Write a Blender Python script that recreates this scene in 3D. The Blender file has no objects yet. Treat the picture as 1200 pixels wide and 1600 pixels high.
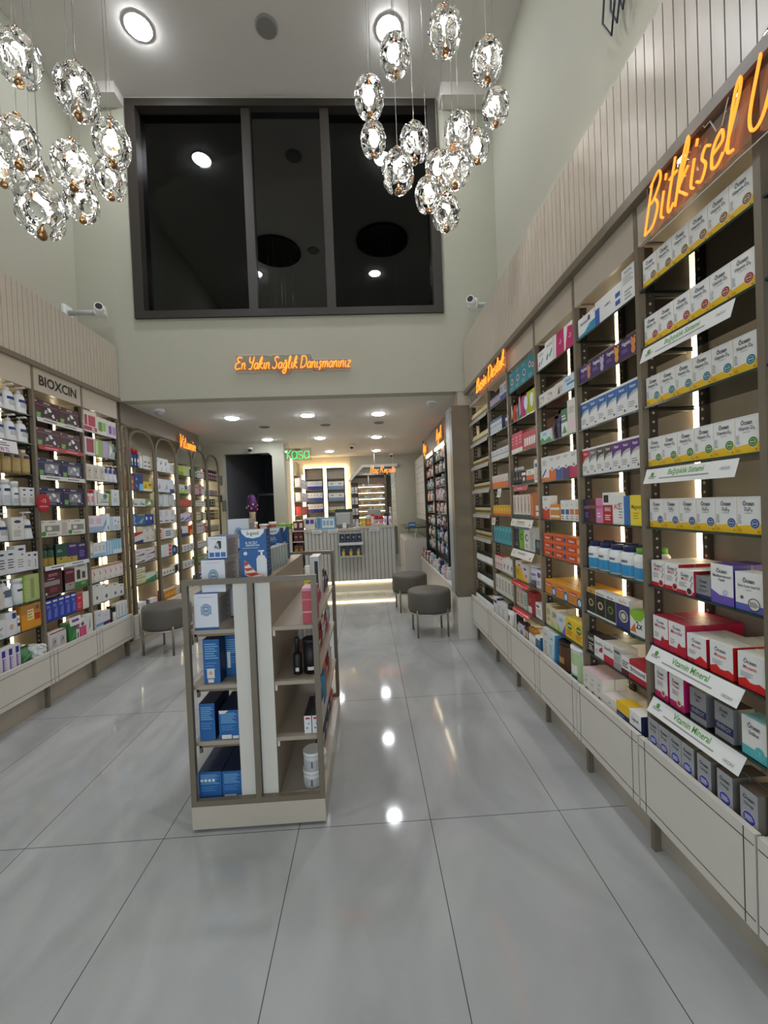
import bpy, bmesh, math, random
from mathutils import Vector, Matrix
random.seed(7)
S = bpy.context.scene
COL = S.collection
PI = math.pi

# ---------------------------------------------------------------- camera
cd = bpy.data.cameras.new('camera'); cam = bpy.data.objects.new('camera', cd); COL.objects.link(cam)
yaw, pit, rol = 0.041, -0.0165, 0.040
fw = Vector((math.sin(yaw)*math.cos(pit), math.cos(yaw)*math.cos(pit), math.sin(pit)))
r0 = Vector((math.cos(yaw), -math.sin(yaw), 0)); d0 = fw.cross(r0)
rt = r0*math.cos(rol) + d0*math.sin(rol); dn = -r0*math.sin(rol) + d0*math.cos(rol)
cam.matrix_world = Matrix(((rt.x, -dn.x, -fw.x, 0), (rt.y, -dn.y, -fw.y, 0), (rt.z, -dn.z, -fw.z, 1.45), (0, 0, 0, 1)))
cd.sensor_fit = 'VERTICAL'; cd.sensor_height = 32.0; cd.lens = 32.0*640/1600
cd.clip_start = 0.02; cd.clip_end = 100
S.camera = cam

# ---------------------------------------------------------------- world (pale ambient fill entering by the open shop front), exposure
w = bpy.data.worlds.new('world'); S.world = w; w.use_nodes = True
w.node_tree.nodes['Background'].inputs[0].default_value = (0.80, 0.90, 1.0, 1)
w.node_tree.nodes['Background'].inputs[1].default_value = 1.0
S.view_settings.view_transform = 'Standard'; S.view_settings.look = 'None'
S.view_settings.exposure = 1.0; S.view_settings.gamma = 1.0; S.view_settings.use_curve_mapping = False
DOWN_HALL, DOWN_LOW, LED_E, NEON_E, CORE_E = 120.0, 45.0, 6.5, .95, 26.0

# ---------------------------------------------------------------- materials
def lin(h):
    h = h.lstrip('#')
    if len(h) == 3: h = ''.join(c*2 for c in h)
    v = [int(h[i:i+2], 16)/255 for i in (0, 2, 4)]
    return tuple(x/12.92 if x <= .04045 else ((x+.055)/1.055)**2.4 for x in v) + (1,)
CN = dict(w='e9e9e6', k='161618', y='e9bd14', r='b8122c', m='c01a63', b='1c5f9e', n='1b2456', t='1f8793', g='4f9a30', o='dd7420',
          p='5d3d8f', c='d9cfb2', s='9b9a99', dg='55565a', br='5a3b26', db='0f2f6b', lb='7fb6dc', lg='a9c95a', pk='d98aa8', mr='5a1226',
          ow='dcd8cf', gr='b9bab8', am='a8782c', dk='2b2b30', rd='d42020', aq='6cc0c4', gd='b08a4a', vi='8a6bb8', te='bfe0df', sk='d9a68a')
_m = {}
def mat(c, rough=.5, metal=0., emit=0., spec=.5):
    c = CN.get(c, c); key = (c, rough, metal, emit, spec)
    if key in _m: return _m[key]
    m = bpy.data.materials.new('paint_'+c); m.use_nodes = True
    b = m.node_tree.nodes['Principled BSDF']
    b.inputs['Base Color'].default_value = lin(c); b.inputs['Roughness'].default_value = rough
    b.inputs['Metallic'].default_value = metal; b.inputs['Specular IOR Level'].default_value = spec
    if emit:
        b.inputs['Emission Color'].default_value = lin(c); b.inputs['Emission Strength'].default_value = emit
    _m[key] = m
    return m
def noisy(name, c1, c2, rough=.5, scale=8., stretch=(1, 1, 1), bump=0., spec=.5, metal=0.):
    m = bpy.data.materials.new(name); m.use_nodes = True; t = m.node_tree; N = t.nodes; b = N['Principled BSDF']
    tc = N.new('ShaderNodeTexCoord'); mp = N.new('ShaderNodeMapping'); mp.inputs['Scale'].default_value = stretch
    nz = N.new('ShaderNodeTexNoise'); nz.inputs['Scale'].default_value = scale; nz.inputs['Detail'].default_value = 6
    mx = N.new('ShaderNodeMix'); mx.data_type = 'RGBA'; mx.inputs[6].default_value = lin(c1); mx.inputs[7].default_value = lin(c2)
    t.links.new(tc.outputs['Object'], mp.inputs[0]); t.links.new(mp.outputs[0], nz.inputs['Vector'])
    t.links.new(nz.outputs['Fac'], mx.inputs[0]); t.links.new(mx.outputs[2], b.inputs['Base Color'])
    b.inputs['Roughness'].default_value = rough; b.inputs['Specular IOR Level'].default_value = spec; b.inputs['Metallic'].default_value = metal
    if bump:
        bp = N.new('ShaderNodeBump'); bp.inputs['Strength'].default_value = bump; bp.inputs['Distance'].default_value = .002
        t.links.new(nz.outputs['Fac'], bp.inputs['Height']); t.links.new(bp.outputs[0], b.inputs['Normal'])
    return m
def clear(name, tint, ior=1.5, rough=0., extra=0.):
    m = bpy.data.materials.new(name); m.use_nodes = True; t = m.node_tree; N = t.nodes
    for n in list(N):
        if n.type == 'BSDF_PRINCIPLED': N.remove(n)
    tr = N.new('ShaderNodeBsdfTransparent'); tr.inputs[0].default_value = lin(tint)
    gl = N.new('ShaderNodeBsdfGlossy'); gl.inputs['Roughness'].default_value = rough
    fr = N.new('ShaderNodeFresnel'); fr.inputs[0].default_value = ior
    ad = N.new('ShaderNodeMath'); ad.inputs[1].default_value = extra
    mx = N.new('ShaderNodeMixShader')
    t.links.new(fr.outputs[0], ad.inputs[0]); t.links.new(ad.outputs[0], mx.inputs[0])
    t.links.new(tr.outputs[0], mx.inputs[1]); t.links.new(gl.outputs[0], mx.inputs[2])
    t.links.new(mx.outputs[0], N['Material Output'].inputs[0])
    return m
def crystal():
    m = bpy.data.materials.new('crystal'); m.use_nodes = True; b = m.node_tree.nodes['Principled BSDF']
    b.inputs['Base Color'].default_value = (1, 1, 1, 1); b.inputs['Roughness'].default_value = 0.0
    b.inputs['Transmission Weight'].default_value = 1.0; b.inputs['IOR'].default_value = 1.33
    return m
def floor_mat():
    m = bpy.data.materials.new('polished_porcelain_tiles'); m.use_nodes = True; t = m.node_tree; N = t.nodes; L = t.links; b = N['Principled BSDF']
    tc = N.new('ShaderNodeTexCoord'); sx = N.new('ShaderNodeSeparateXYZ'); L.new(tc.outputs['Object'], sx.inputs[0])
    def op(o, a, bb):
        n = N.new('ShaderNodeMath'); n.operation = o
        for i, v in enumerate((a, bb)):
            if v is None: continue
            if isinstance(v, (int, float)): n.inputs[i].default_value = v
            else: L.new(v, n.inputs[i])
        return n.outputs[0]
    def joint(o, off, size):
        f = op('FRACT', op('DIVIDE', op('SUBTRACT', o, off), size), None)
        d = op('MULTIPLY', op('MINIMUM', f, op('SUBTRACT', 1., f)), size)
        return op('LESS_THAN', d, .0016)
    j = op('MAXIMUM', joint(sx.outputs[0], .233-12, .6), joint(sx.outputs[1], 1.848-12, 1.2))
    mp = N.new('ShaderNodeMapping'); mp.inputs['Rotation'].default_value = (0, 0, .55); mp.inputs['Scale'].default_value = (1.1, .55, 1)
    L.new(tc.outputs['Object'], mp.inputs[0])
    n1 = N.new('ShaderNodeTexNoise'); n1.inputs['Scale'].default_value = 2.2; n1.inputs['Detail'].default_value = 9; n1.inputs['Distortion'].default_value = 1.2
    L.new(mp.outputs[0], n1.inputs['Vector'])
    cr = N.new('ShaderNodeValToRGB'); cr.color_ramp.elements[0].position = .3; cr.color_ramp.elements[1].position = .72
    cr.color_ramp.elements[0].color = lin('a0a19f'); cr.color_ramp.elements[1].color = lin('bcbdbb')
    L.new(n1.outputs['Fac'], cr.inputs[0])
    mx = N.new('ShaderNodeMix'); mx.data_type = 'RGBA'; mx.inputs[7].default_value = lin('4a4a48')
    L.new(j, mx.inputs[0]); L.new(cr.outputs[0], mx.inputs[6]); L.new(mx.outputs[2], b.inputs['Base Color'])
    b.inputs['Roughness'].default_value = .07; b.inputs['Specular IOR Level'].default_value = .5
    return m

M_FLOOR = floor_mat()
M_WALL = noisy('sage_grey_plaster', 'adac9b', 'b2b1a1', .75, 30, bump=.05, spec=.2)
M_CEIL = noisy('ceiling_paint', 'd8d4cd', 'dcd8d2', .8, 20, spec=.2)
M_BEIGE = noisy('beige_laminate', 'bab0a0', 'c1b7a7', .27, 14, (1, 1, 1))
M_OFFW = noisy('off_white_laminate', 'd2cdc2', 'd8d3c8', .3, 14)
M_TAUPE = noisy('taupe_metal', '6f6555', '776c5b', .38, 30)
M_BACK = noisy('taupe_melamine', 'a3988a', 'aba092', .5, 40)
M_DARKM = mat('2e2822', .5)
M_GROOVE = mat('3a352e', .8)
M_CHAR = noisy('charcoal_frame', '2c2721', '322c26', .45, 20)
M_SHELF = clear('shelf_glass', 'dfe9e3', 1.5, 0, .03)
M_EDGE = mat('2c403a', .2)
M_PANE = clear('window_glass', '8a9090', 1.5, 0, .0); M_PANE2 = clear('window_glass_tinted', '8a8a88', 1.6, 0, .05)
M_GSH = noisy('gondola_board', 'a39684', 'aa9d8b', .4, 20)
M_ACRYL = clear('clear_acrylic', 'f2f0ee', 1.3, .02, .02)
M_CRYS = crystal()
M_LED = mat('ffe9bd', .5, 0, LED_E)
M_NEON = mat('ff8426', .5, 0, NEON_E)
M_NEONG = mat('10e878', .5, 0, .9)
M_WHITEP = mat('e4e4e2', .35)
M_GOLD = mat('a07c56', .22, 1.)
M_CHROME = mat('c8c8c8', .15, 1.)
M_FABRIC = noisy('grey_leatherette', '5c5850', '625e56', .6, 60, bump=.15)
M_LEGM = mat('8a8171', .35, .6)

# ---------------------------------------------------------------- mesh builder
_txt = {}
def text_geo(s, bold=0.):
    if (s, bold) in _txt: return _txt[(s, bold)]
    c = bpy.data.curves.new('t', 'FONT'); c.body = s; c.size = 1.0; c.offset = bold; c.resolution_u = 2
    o = bpy.data.objects.new('t', c); me = bpy.data.meshes.new_from_object(o)
    vs = [(v.co.x, v.co.y) for v in me.vertices]; fs = [tuple(p.vertices) for p in me.polygons]
    bpy.data.objects.remove(o); bpy.data.curves.remove(c); bpy.data.meshes.remove(me)
    x1 = max([v[0] for v in vs] or [1]); x0 = min([v[0] for v in vs] or [0])
    _txt[(s, bold)] = (vs, fs, x0, x1)
    return _txt[(s, bold)]

class MB:
    def __init__(self): self.v = []; self.f = []; self.mi = []; self.mats = []; self.sm = []
    def slot(self, m):
        if isinstance(m, str): m = mat(m)
        if m not in self.mats: self.mats.append(m)
        return self.mats.index(m)
    def add(self, vs, fs, m, smooth=False):
        b = len(self.v); k = self.slot(m); self.v += [tuple(p) for p in vs]
        for f in fs: self.f.append(tuple(b+i for i in f)); self.mi.append(k); self.sm.append(smooth)
        return self
    def box(self, x0, y0, z0, x1, y1, z1, m, front=None, top=None, side=None):
        vs = [(x0,y0,z0),(x1,y0,z0),(x1,y1,z0),(x0,y1,z0),(x0,y0,z1),(x1,y0,z1),(x1,y1,z1),(x0,y1,z1)]
        F = [((0,3,2,1), m), ((4,5,6,7), top or m), ((0,1,5,4), front or m), ((2,3,7,6), m), ((1,2,6,5), side or m), ((3,0,4,7), side or m)]
        b = len(self.v); self.v += vs
        for f, mm in F: self.f.append(tuple(b+i for i in f)); self.mi.append(self.slot(mm)); self.sm.append(False)
        return self
    def rbox(self, x0, y0, z0, x1, y1, z1, m, r=.004):
        # box with chamfered edges
        r = min(r, (x1-x0)*.45, (y1-y0)*.45, (z1-z0)*.45)
        bm = bmesh.new(); bmesh.ops.create_cube(bm, size=1)
        for v in bm.verts: v.co = Vector(((x0+x1)/2+v.co.x*(x1-x0), (y0+y1)/2+v.co.y*(y1-y0), (z0+z1)/2+v.co.z*(z1-z0)))
        bmesh.ops.bevel(bm, geom=bm.edges[:], offset=r, segments=2, affect='EDGES', profile=.5)
        self.bm(bm, m); return self
    def bm(self, bm, m, smooth=False):
        bm.verts.index_update()
        self.add([v.co[:] for v in bm.verts], [[v.index for v in f.verts] for f in bm.faces], m, smooth); bm.free(); return self
    def quad(self, pts, m): return self.add(pts, [tuple(range(len(pts)))], m)
    def lathe(self, prof, m, n=20, c=(0, 0, 0), mats=None, smooth=True, cap=True):
        # prof: [(r,z)..]; mats: material per segment
        vs = []; rings = []
        for r, z in prof:
            rings.append(len(vs)); vs += [(c[0]+r*math.cos(2*PI*i/n), c[1]+r*math.sin(2*PI*i/n), c[2]+z) for i in range(n)]
        b = len(self.v); self.v += vs
        for k in range(len(prof)-1):
            mm = self.slot(mats[k] if mats else m)
            for i in range(n):
                j = (i+1) % n
                self.f.append((b+rings[k]+i, b+rings[k]+j, b+rings[k+1]+j, b+rings[k+1]+i)); self.mi.append(mm); self.sm.append(smooth)
        if cap:
            self.f.append(tuple(b+i for i in reversed(range(n)))); self.mi.append(self.slot(mats[0] if mats else m)); self.sm.append(False)
            e = rings[-1]; self.f.append(tuple(b+e+i for i in range(n))); self.mi.append(self.slot(mats[-1] if mats else m)); self.sm.append(False)
        return self
    def tube(self, pts, r, m, n=8, closed=False):
        P = [Vector(p) for p in pts]; N = len(P); vs = []; up = None
        for i in range(N):
            a = P[i-1] if (i or closed) else P[0]; c = P[(i+1) % N] if (i < N-1 or closed) else P[-1]
            t = (c-a)
            if t.length < 1e-9: t = Vector((0, 0, 1))
            t.normalize()
            if up is None: up = Vector((0, 0, 1)) if abs(t.z) < .9 else Vector((1, 0, 0))
            s = t.cross(up)
            if s.length < 1e-6: s = t.orthogonal()
            s.normalize(); up = s.cross(t).normalized()
            vs += [P[i] + r*(s*math.cos(2*PI*k/n) + up*math.sin(2*PI*k/n)) for k in range(n)]
        fs = []
        for i in range(N if closed else N-1):
            a = i*n; c = ((i+1) % N)*n
            for k in range(n): fs.append((a+k, a+(k+1) % n, c+(k+1) % n, c+k))
        if not closed: fs += [tuple(reversed(range(n))), tuple((N-1)*n+k for k in range(n))]
        return self.add(vs, fs, m, True)
    def ball(self, c, r, m, sz=(1, 1, 1), u=12, v=8, rot=None):
        bm = bmesh.new(); bmesh.ops.create_uvsphere(bm, u_segments=u, v_segments=v, radius=r)
        for q in bm.verts:
            p = Vector((q.co.x*sz[0], q.co.y*sz[1], q.co.z*sz[2]))
            if rot: p = rot @ p
            q.co = p + Vector(c)
        return self.bm(bm, m, True)
    def text(self, s, x, z, h, m, y=0., align='c', wmax=None, sx=1., bold=0.):
        vs, fs, x0, x1 = text_geo(s, bold); k = h/.7; kx = k*sx
        if wmax and (x1-x0)*kx > wmax: kx = wmax/(x1-x0)
        ox = {'c': -(x0+x1)/2*kx, 'l': -x0*kx, 'r': -x1*kx}[align]
        return self.add([(x+ox+a*kx, y, z+b*k) for a, b in vs], fs, m)
    def disc(self, x, z, r, m, y=0., n=16, asp=1.):
        return self.add([(x+r*math.cos(2*PI*i/n), y, z+r*asp*math.sin(2*PI*i/n)) for i in range(n)], [tuple(range(n))], m)
    def prints(self, w, h, P, y0=0.):
        # printed decoration on the front face (y = y0), u,v in 0..1
        for k, p in enumerate(P):
            y = y0-.0003-.00012*k
            if p[0] == 'r':
                a, b, c, d = p[1]*w, p[2]*h, p[3]*w, p[4]*h
                self.quad([(a, y, b), (c, y, b), (c, y, d), (a, y, d)], p[5])
            elif p[0] == 'q': self.quad([(u*w, y, v*h) for u, v in p[1]], p[2])
            elif p[0] == 'o': self.disc(p[1]*w, p[2]*h, p[3]*w, p[4], y, 16, p[5] if len(p) > 5 else 1.)
            elif p[0] == 't': self.text(p[5], p[1]*w, p[2]*h, p[3]*h, p[4], y, p[6] if len(p) > 6 else 'c', .92*w, .8, .018)
            elif p[0] == 'l':      # block of small print: n lines
                n = p[6]
                for i in range(n):
                    zb = (p[2]+(p[4]-p[2])*(i+.25)/n)*h; zt = (p[2]+(p[4]-p[2])*(i+.7)/n)*h
                    x1 = p[1]+(p[3]-p[1])*(1-.35*((i*37+k*11) % 5)/5)
                    self.quad([(p[1]*w, y, zb), (x1*w, y, zb), (x1*w, y, zt), (p[1]*w, y, zt)], p[5])
        return self
    def mesh(self, name):
        me = bpy.data.meshes.new(name); me.from_pydata(self.v, [], self.f)
        for m in self.mats: me.materials.append(m)
        me.polygons.foreach_set('material_index', self.mi); me.polygons.foreach_set('use_smooth', self.sm); me.update()
        return me
    def obj(self, name, parent=None, loc=(0, 0, 0), rz=0.):
        return link(name, self.mesh(name), parent, loc, rz)
def link(name, me, parent=None, loc=(0, 0, 0), rz=0.):
    o = bpy.data.objects.new(name, me); COL.objects.link(o); o.location = loc; o.rotation_euler = (0, 0, rz)
    if parent: o.parent = parent
    return o
def tag(o, label=None, cat=None, group=None, kind=None):
    if label: o['label'] = label
    if cat: o['category'] = cat
    if group: o['group'] = group
    if kind: o['kind'] = kind
    return o
def thing(name, label, cat, loc=(0, 0, 0), rz=0., group=None):
    o = bpy.data.objects.new(name, None); COL.objects.link(o); o.empty_display_size = .05
    o.location = loc; o.rotation_euler = (0, 0, rz)
    return tag(o, label, cat, group)
def struct(name, mb): return tag(mb.obj(name), kind='structure')
class Frame:                      # local x along a run of furniture, y into the wall, z up
    def __init__(s, x, y, rz): s.o = Vector((x, y, 0)); s.rz = rz
    def __call__(s, x, y, z):
        return (s.o.x + x*math.cos(s.rz) - y*math.sin(s.rz), s.o.y + x*math.sin(s.rz) + y*math.cos(s.rz), z)
ORD = ['first', 'second', 'third', 'fourth', 'fifth', 'sixth', 'seventh', 'eighth', 'ninth', 'tenth', 'eleventh', 'twelfth', 'thirteenth', 'fourteenth', 'fifteenth', 'sixteenth']

# ================================================================ STRUCTURE
YB, ZLOW, ZHI, XL, XR = 4.38, 2.64, 5.75, -2.90, 1.50
m = MB(); m.box(XL-.3, -2.5, -.1, 2.2, 13.2, 0, M_FLOOR); struct('floor', m)
m = MB(); m.box(XL-.2, -1.6, ZHI, XR+.2, YB+.02, ZHI+.1, M_CEIL); struct('ceiling', m)
m = MB(); m.box(XL-.2, YB+.15, ZLOW, 2.0, 12.9, ZLOW+.1, M_CEIL); struct('ceiling_low', m)
m = MB(); m.box(XL-.15, -1.6, 0, XL, YB+.15, ZHI, M_WALL); struct('wall_left', m)
m = MB(); m.box(XR, -1.6, 0, XR+.15, YB+.15, ZHI, M_WALL); struct('wall_right', m)
WX0, WX1, WZ0, WZ1 = -2.31, .90, 3.475, 5.71
m = MB()
m.box(XL, YB, ZLOW, XR, YB+.15, WZ0, M_WALL); m.box(XL, YB, WZ0, WX0, YB+.15, ZHI, M_WALL)
m.box(WX1, YB, WZ0, XR, YB+.15, ZHI, M_WALL); m.box(WX0, YB, WZ1, WX1, YB+.15, ZHI, M_WALL)
struct('wall_back', m)
m = MB(); m.box(XL, YB-.16, 5.64, WX0-.02, YB, ZHI, M_CEIL); struct('trim_1', m)
m = MB(); m.box(WX1+.03, YB-.16, 5.62, XR, YB, ZHI, M_CEIL); struct('trim_2', m)
# deep walls
m = MB(); m.box(XL-.15, YB+.15, 0, XL, 7.45, ZLOW, M_WALL); struct('wall_left_rear', m)
m = MB(); m.box(1.45, YB+.15, 0, 1.6, 12.9, ZLOW, M_WALL); struct('wall_right_rear', m)

# mezzanine window: three panes in a charcoal frame, dark unlit office behind
win = tag(MB().box(WX0, YB-.03, WZ0-.0, WX1, YB+.12, WZ0+.075, M_CHAR).box(WX0, YB-.03, WZ1-.075, WX1, YB+.12, WZ1, M_CHAR)
          .box(WX0, YB-.03, WZ0+.075, WX0+.10, YB+.12, WZ1-.075, M_CHAR).box(WX1-.10, YB-.03, WZ0+.075, WX1, YB+.12, WZ1-.075, M_CHAR).obj('window_1'), kind='structure')
for a in (-1.10, -.285):
    MB().box(a-.045, YB-.005, WZ0+.0755, a+.045, YB+.10, WZ1-.0755, M_CHAR).obj('mullion', win)
for a, b, c in ((WX0+.1, -1.145, .07), (-1.055, -.33, .045), (-.24, WX1-.1, .07)):
    MB().box(a, YB+c, WZ0+.07, b, YB+c+.005, WZ1-.07, M_PANE2 if c == .045 else M_PANE).obj('pane', win)
    MB().box(a, YB+c+.022, WZ0+.07, b, YB+c+.027, WZ1-.07, M_PANE2 if c == .045 else M_PANE).obj('pane', win)
MOFF = mat('3a3a3a', .8)
m = MB(); m.box(XL, YB+.15, ZLOW+.1, XR, 8.0, ZLOW+.14, MOFF); struct('floor_mezzanine', m)
m = MB(); m.box(XL, YB+.15, ZHI, XR, 8.1, ZHI+.1, MOFF); struct('ceiling_mezzanine', m)
m = MB(); m.box(XL, 8.0, ZLOW+.1, XR, 8.1, ZHI, MOFF).box(XL-.1, YB+.15, ZLOW+.1, XL, 8, ZHI, MOFF).box(XR, YB+.15, ZLOW+.1, XR+.1, 8, ZHI, MOFF); struct('wall_mezzanine', m)

# slatted cladding and bars above the shelving
def slats(name, F, x0, x1, z0, z1, pitch=.047):
    m = MB(); m.box(x0, .012, z0, x1, .03, z1, M_GROOVE)
    n = int((x1-x0)/pitch); p = (x1-x0)/n
    for i in range(n): m.box(x0+i*p+.0022, 0, z0, x0+(i+1)*p-.0022, .02, z1, M_BEIGE)
    m.box(x0, .03, z1-.02, x1, .36, z1, M_BEIGE)
    o = m.obj(name, None, F(0, 0, 0), F.rz); tag(o, kind='structure')
    for ob, zz in ((name.replace('cladding', 'bar'), z0),):
        pass
    return o
LA = .013
FR = Frame(1.09, 4.34, -PI/2)
slats('trim_cladding_right', FR, 0, 3.84, 2.625, 3.15)
tag(MB().box(0, -.015, 2.585, 3.84, .03, 2.625, M_TAUPE).obj('trim_bar_right', None, FR(0, 0, 0), FR.rz), kind='structure')
def XLW(y, off=0.): return -2.50 + off - math.tan(LA)*(y-3)
FL = Frame(XLW(2.1), 2.1, PI/2+LA)
slats('trim_cladding_left', FL, 0, 2.27, 2.66, 3.20)
tag(MB().box(0, -.015, 2.62, 2.27, .03, 2.66, M_TAUPE).obj('trim_bar_left', None, FL(0, 0, 0), FL.rz), kind='structure')

# ---------------------------------------------------------------- open shelving bays
def dots(m, x, y0, y1, z0, z1, face):
    z = z0
    while z < z1:
        c = (y0+y1)/2
        pts = [(x, c+.0055*math.cos(PI*i/4), z+.0055*math.sin(PI*i/4)) for i in range(8)]
        m.quad(pts if face > 0 else pts[::-1], 'b9ae98'); z += .036
def bay(label, F, W, D, zs, near_left, zdeck=.44, zdraw=.475, header=2.43, zbar=2.585, led=True, header_mark=None, lit=False):
    t = thing('shelving_bay', label, 'shelf', F(0, 0, 0), F.rz, None)
    for s in (0, 1):
        x0, x1 = (0, .011) if s == 0 else (W-.011, W)
        MB().box(x0, 0, 0, x1, .028, zbar, M_TAUPE).obj('post', t)
        m = MB(); a, b = (0, .008) if s == 0 else (W-.008, W)
        m.box(a, .03, zdeck, b, .066, header, M_DARKM)
        dots(m, (.0085 if s == 0 else W-.0085), .03, .066, zdeck+.04, header-.03, 1 if s == 0 else -1)
        m.obj('perforated_upright', t)
    far = 0. if not near_left else W
    m = MB(); a, b = (.028, .062) if not near_left else (W-.062, W-.028)
    m.box(a, D-.02, zdeck, b, D-.004, header, M_DARKM)
    z = zdeck+.04
    while z < header-.03: m.disc((a+b)/2, z, .006, 'b9ae98', D-.0205, 8); z += .036
    m.obj('perforated_upright', t)
    MB().box(0, D, zdeck-.02, W, D+.012, header+.1, M_BACK).obj('back_panel', t)
    for z in zs:
        m = MB(); m.box(.012, .004, z-.008, W-.012, D-.026, z, M_SHELF, front=M_EDGE, side=M_EDGE)
        for x in (.013, W-.019): m.box(x, .03, z-.016, x+.006, D-.03, z-.009, M_DARKM)
        m.obj('glass_shelf', t)
    m = MB(); m.box(.011, .003, header, W-.011, .02, zbar, M_BEIGE); m.box(.011, .02, header+.02, W-.011, D, header+.03, M_BACK)
    h = m.obj('header_panel', t)
    if led:
        x = .002 if not near_left else W-.016
        if led == 2: x = W*.5
        MB().box(x, D-.022, zdeck+.05, x+.014, D-.010, header, M_LED).obj('light_strip', t)
    m = MB(); m.box(.004, -.05, .185, W-.004, -.03, zdraw, M_OFFW)
    e = .035
    for q in ((.004+e, .185+e*.9), ):
        for z in (.185+e, zdraw-e): m.box(.006, -.0506, z-.0015, W-.006, -.0499, z+.0015, M_GROOVE)
        for x in (.004+e, W-.004-e): m.box(x-.0015, -.0506, .187, x+.0015, -.0499, zdraw-.002, M_GROOVE)
    m.box(.004, -.03, .185, .016, D-.01, zdraw-.02, M_OFFW); m.box(W-.016, -.03, .185, W-.004, D-.01, zdraw-.02, M_OFFW)
    m.box(.016, -.03, zdeck-.012, W-.016, D-.005, zdeck, M_OFFW); m.obj('drawer', t)
    MB().box(0, .047, 0, W, .06, .2, M_BEIGE).obj('plinth', t)
    return t, h
YRB = [1.10, 1.605, 2.10, 2.60, 3.12, 3.63, 4.26]
ZR = [2.255, 2.03, 1.797, 1.56, 1.322, 1.09, .855, .65]
RN = ['nearest right bay', 'second right bay', 'third right bay', 'fourth right bay', 'fifth right bay', 'sixth right bay']
FRB = []; DR = .24
rl = ['nearest whole bay on the right wall, mostly yellow and white vitamin boxes',
      'second bay on the right wall, holding the blue and white pill bottles',
      'third bay on the right wall, holding the orange and amber box stacks',
      'fourth bay on the right wall, with teal boxes on its top shelf',
      'fifth bay on the right wall, under the orange neon lettering',
      'sixth and farthest bay on the right wall, full of dark oil bottles']
bays = []
for k in range(6):
    F = Frame(1.11, YRB[k+1], -PI/2); FRB.append(F)
    bays.append(bay(rl[k], F, YRB[k+1]-YRB[k], DR, ZR, False))
bay('bay cut off by the right edge of the photo', Frame(1.11, 1.10, -PI/2), .5, DR, ZR, False)
YLB = [2.69, 3.24, 3.79, 4.33]
ZL = [2.235, 2.02, 1.785, 1.553, 1.305, 1.075, .845, .645]
LN = ['first left bay', 'second left bay', 'third left bay']
ll = ['nearest left wall bay, full of white pump bottles', 'second left wall bay, under the black lettered header', 'third left wall bay, last before the arched bays']
FLB = []; lh = []
for k in range(3):
    y = YLB[k]; F = Frame(XLW(y), y, PI/2+LA); FLB.append(F)
    t, h = bay(ll[k], F, YLB[k+1]-y, .26, ZL, True, .41, .435, 2.44, 2.62); lh.append(h)
# lettered header on the second left bay
tag_h = MB().text('BIOXCIN', .275, 2.495, .075, mat('17140f', .5), .0015, 'c', .42, 1., .028); tag_h.obj('lettering', lh[1])
m = MB(); m.text('SOLGAR', .035, 2.46, .095, mat('1c1a18', .4), .0015, 'l', None, .8, .03); m.obj('lettering', bays[5][1])

# ---------------------------------------------------------------- arched bays, rear left
YA = [4.40, 4.52, 5.09, 5.67, 6.20, 6.76, 7.32]
ZA = [1.98, 1.725, 1.545, 1.335, 1.135, .91, .675]
AN = ['narrow arched bay', 'first arched bay', 'second arched bay', 'third arched bay', 'fourth arched bay', 'fifth arched bay']
FAB = []
def arch_path(W, z0, z1, r, y):
    P = [(W-.018, y, z0+.1)]
    for i in range(9): a = -PI*i/16; P.append((W-.018-.1+.1*math.cos(a), y, z0+.1+.1*math.sin(a)))
    for i in range(9): a = -PI/2-PI*i/16; P.append((.018+.1+.1*math.cos(a), y, z0+.1+.1*math.sin(a)))
    for i in range(11): a = PI-PI*i/20; P.append((.018+r+r*math.cos(a), y, z1-r+r*math.sin(a)))
    for i in range(11): a = PI/2-PI*i/20; P.append((W-.018-r+r*math.cos(a), y, z1-r+r*math.sin(a)))
    return P
al = ['narrow arched shelving bay beside the third left wall bay', 'first wide arched bay from the left wall shelving', 'second wide arched shelving bay with white stacked cartons',
      'third wide arched shelving bay under the orange neon word', 'fourth wide arched bay from the left wall shelving', 'last arched shelving bay beside the dark stair opening']
for k in range(6):
    y = YA[k]; W = YA[k+1]-y; F = Frame(XLW(y)-.012, y, PI/2+LA); FAB.append(F); D = .30
    t = thing('arched_bay', al[k], 'shelf', F(0, 0, 0), F.rz)
    r = min(.22, W*.42)
    MB().tube(arch_path(W, .13, 2.40, r, .012), .0175, M_TAUPE, 8, True).obj('arched_frame', t)
    back = M_BACK
    MB().box(0, D, .36, W, D+.012, 2.2, back).obj('back_panel', t)
    MB().box(0, D, 2.2, W, D+.012, 2.62, M_WALL).obj('back_panel', t)
    for z in ZA+([2.155] if k not in (1, 2) else []):
        m = MB(); m.box(.02, .01, z-(.008 if z < 2.1 else .02), W-.02, D-.02, z, M_SHELF if z < 2.1 else M_TAUPE, front=M_EDGE if z < 2.1 else M_TAUPE); m.obj('glass_shelf' if z < 2.1 else 'top_rail', t)
    MB().box(W-.02, D-.02, .4, W-.006, D-.008, 2.14, M_LED).obj('light_strip', t)
    m = MB(); m.box(.02, -.03, .13, W-.02, -.012, .385, M_OFFW); m.box(.02, -.012, .34, W-.02, D, .365, M_OFFW)
    for z in (.16, .355): m.box(.022, -.0306, z-.0015, W-.022, -.0299, z+.0015, M_GROOVE)
    m.obj('drawer', t); MB().box(0, .02, 0, W, .04, .13, M_BEIGE).obj('plinth', t)
FA = Frame(XLW(4.40)-.012, 4.40, PI/2+LA)
tag(MB().box(0, .0, 2.42, 2.05, .06, ZLOW, M_TAUPE).obj('trim_fascia', None, FA(0, 0, 0), FA.rz), kind='structure')

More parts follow.
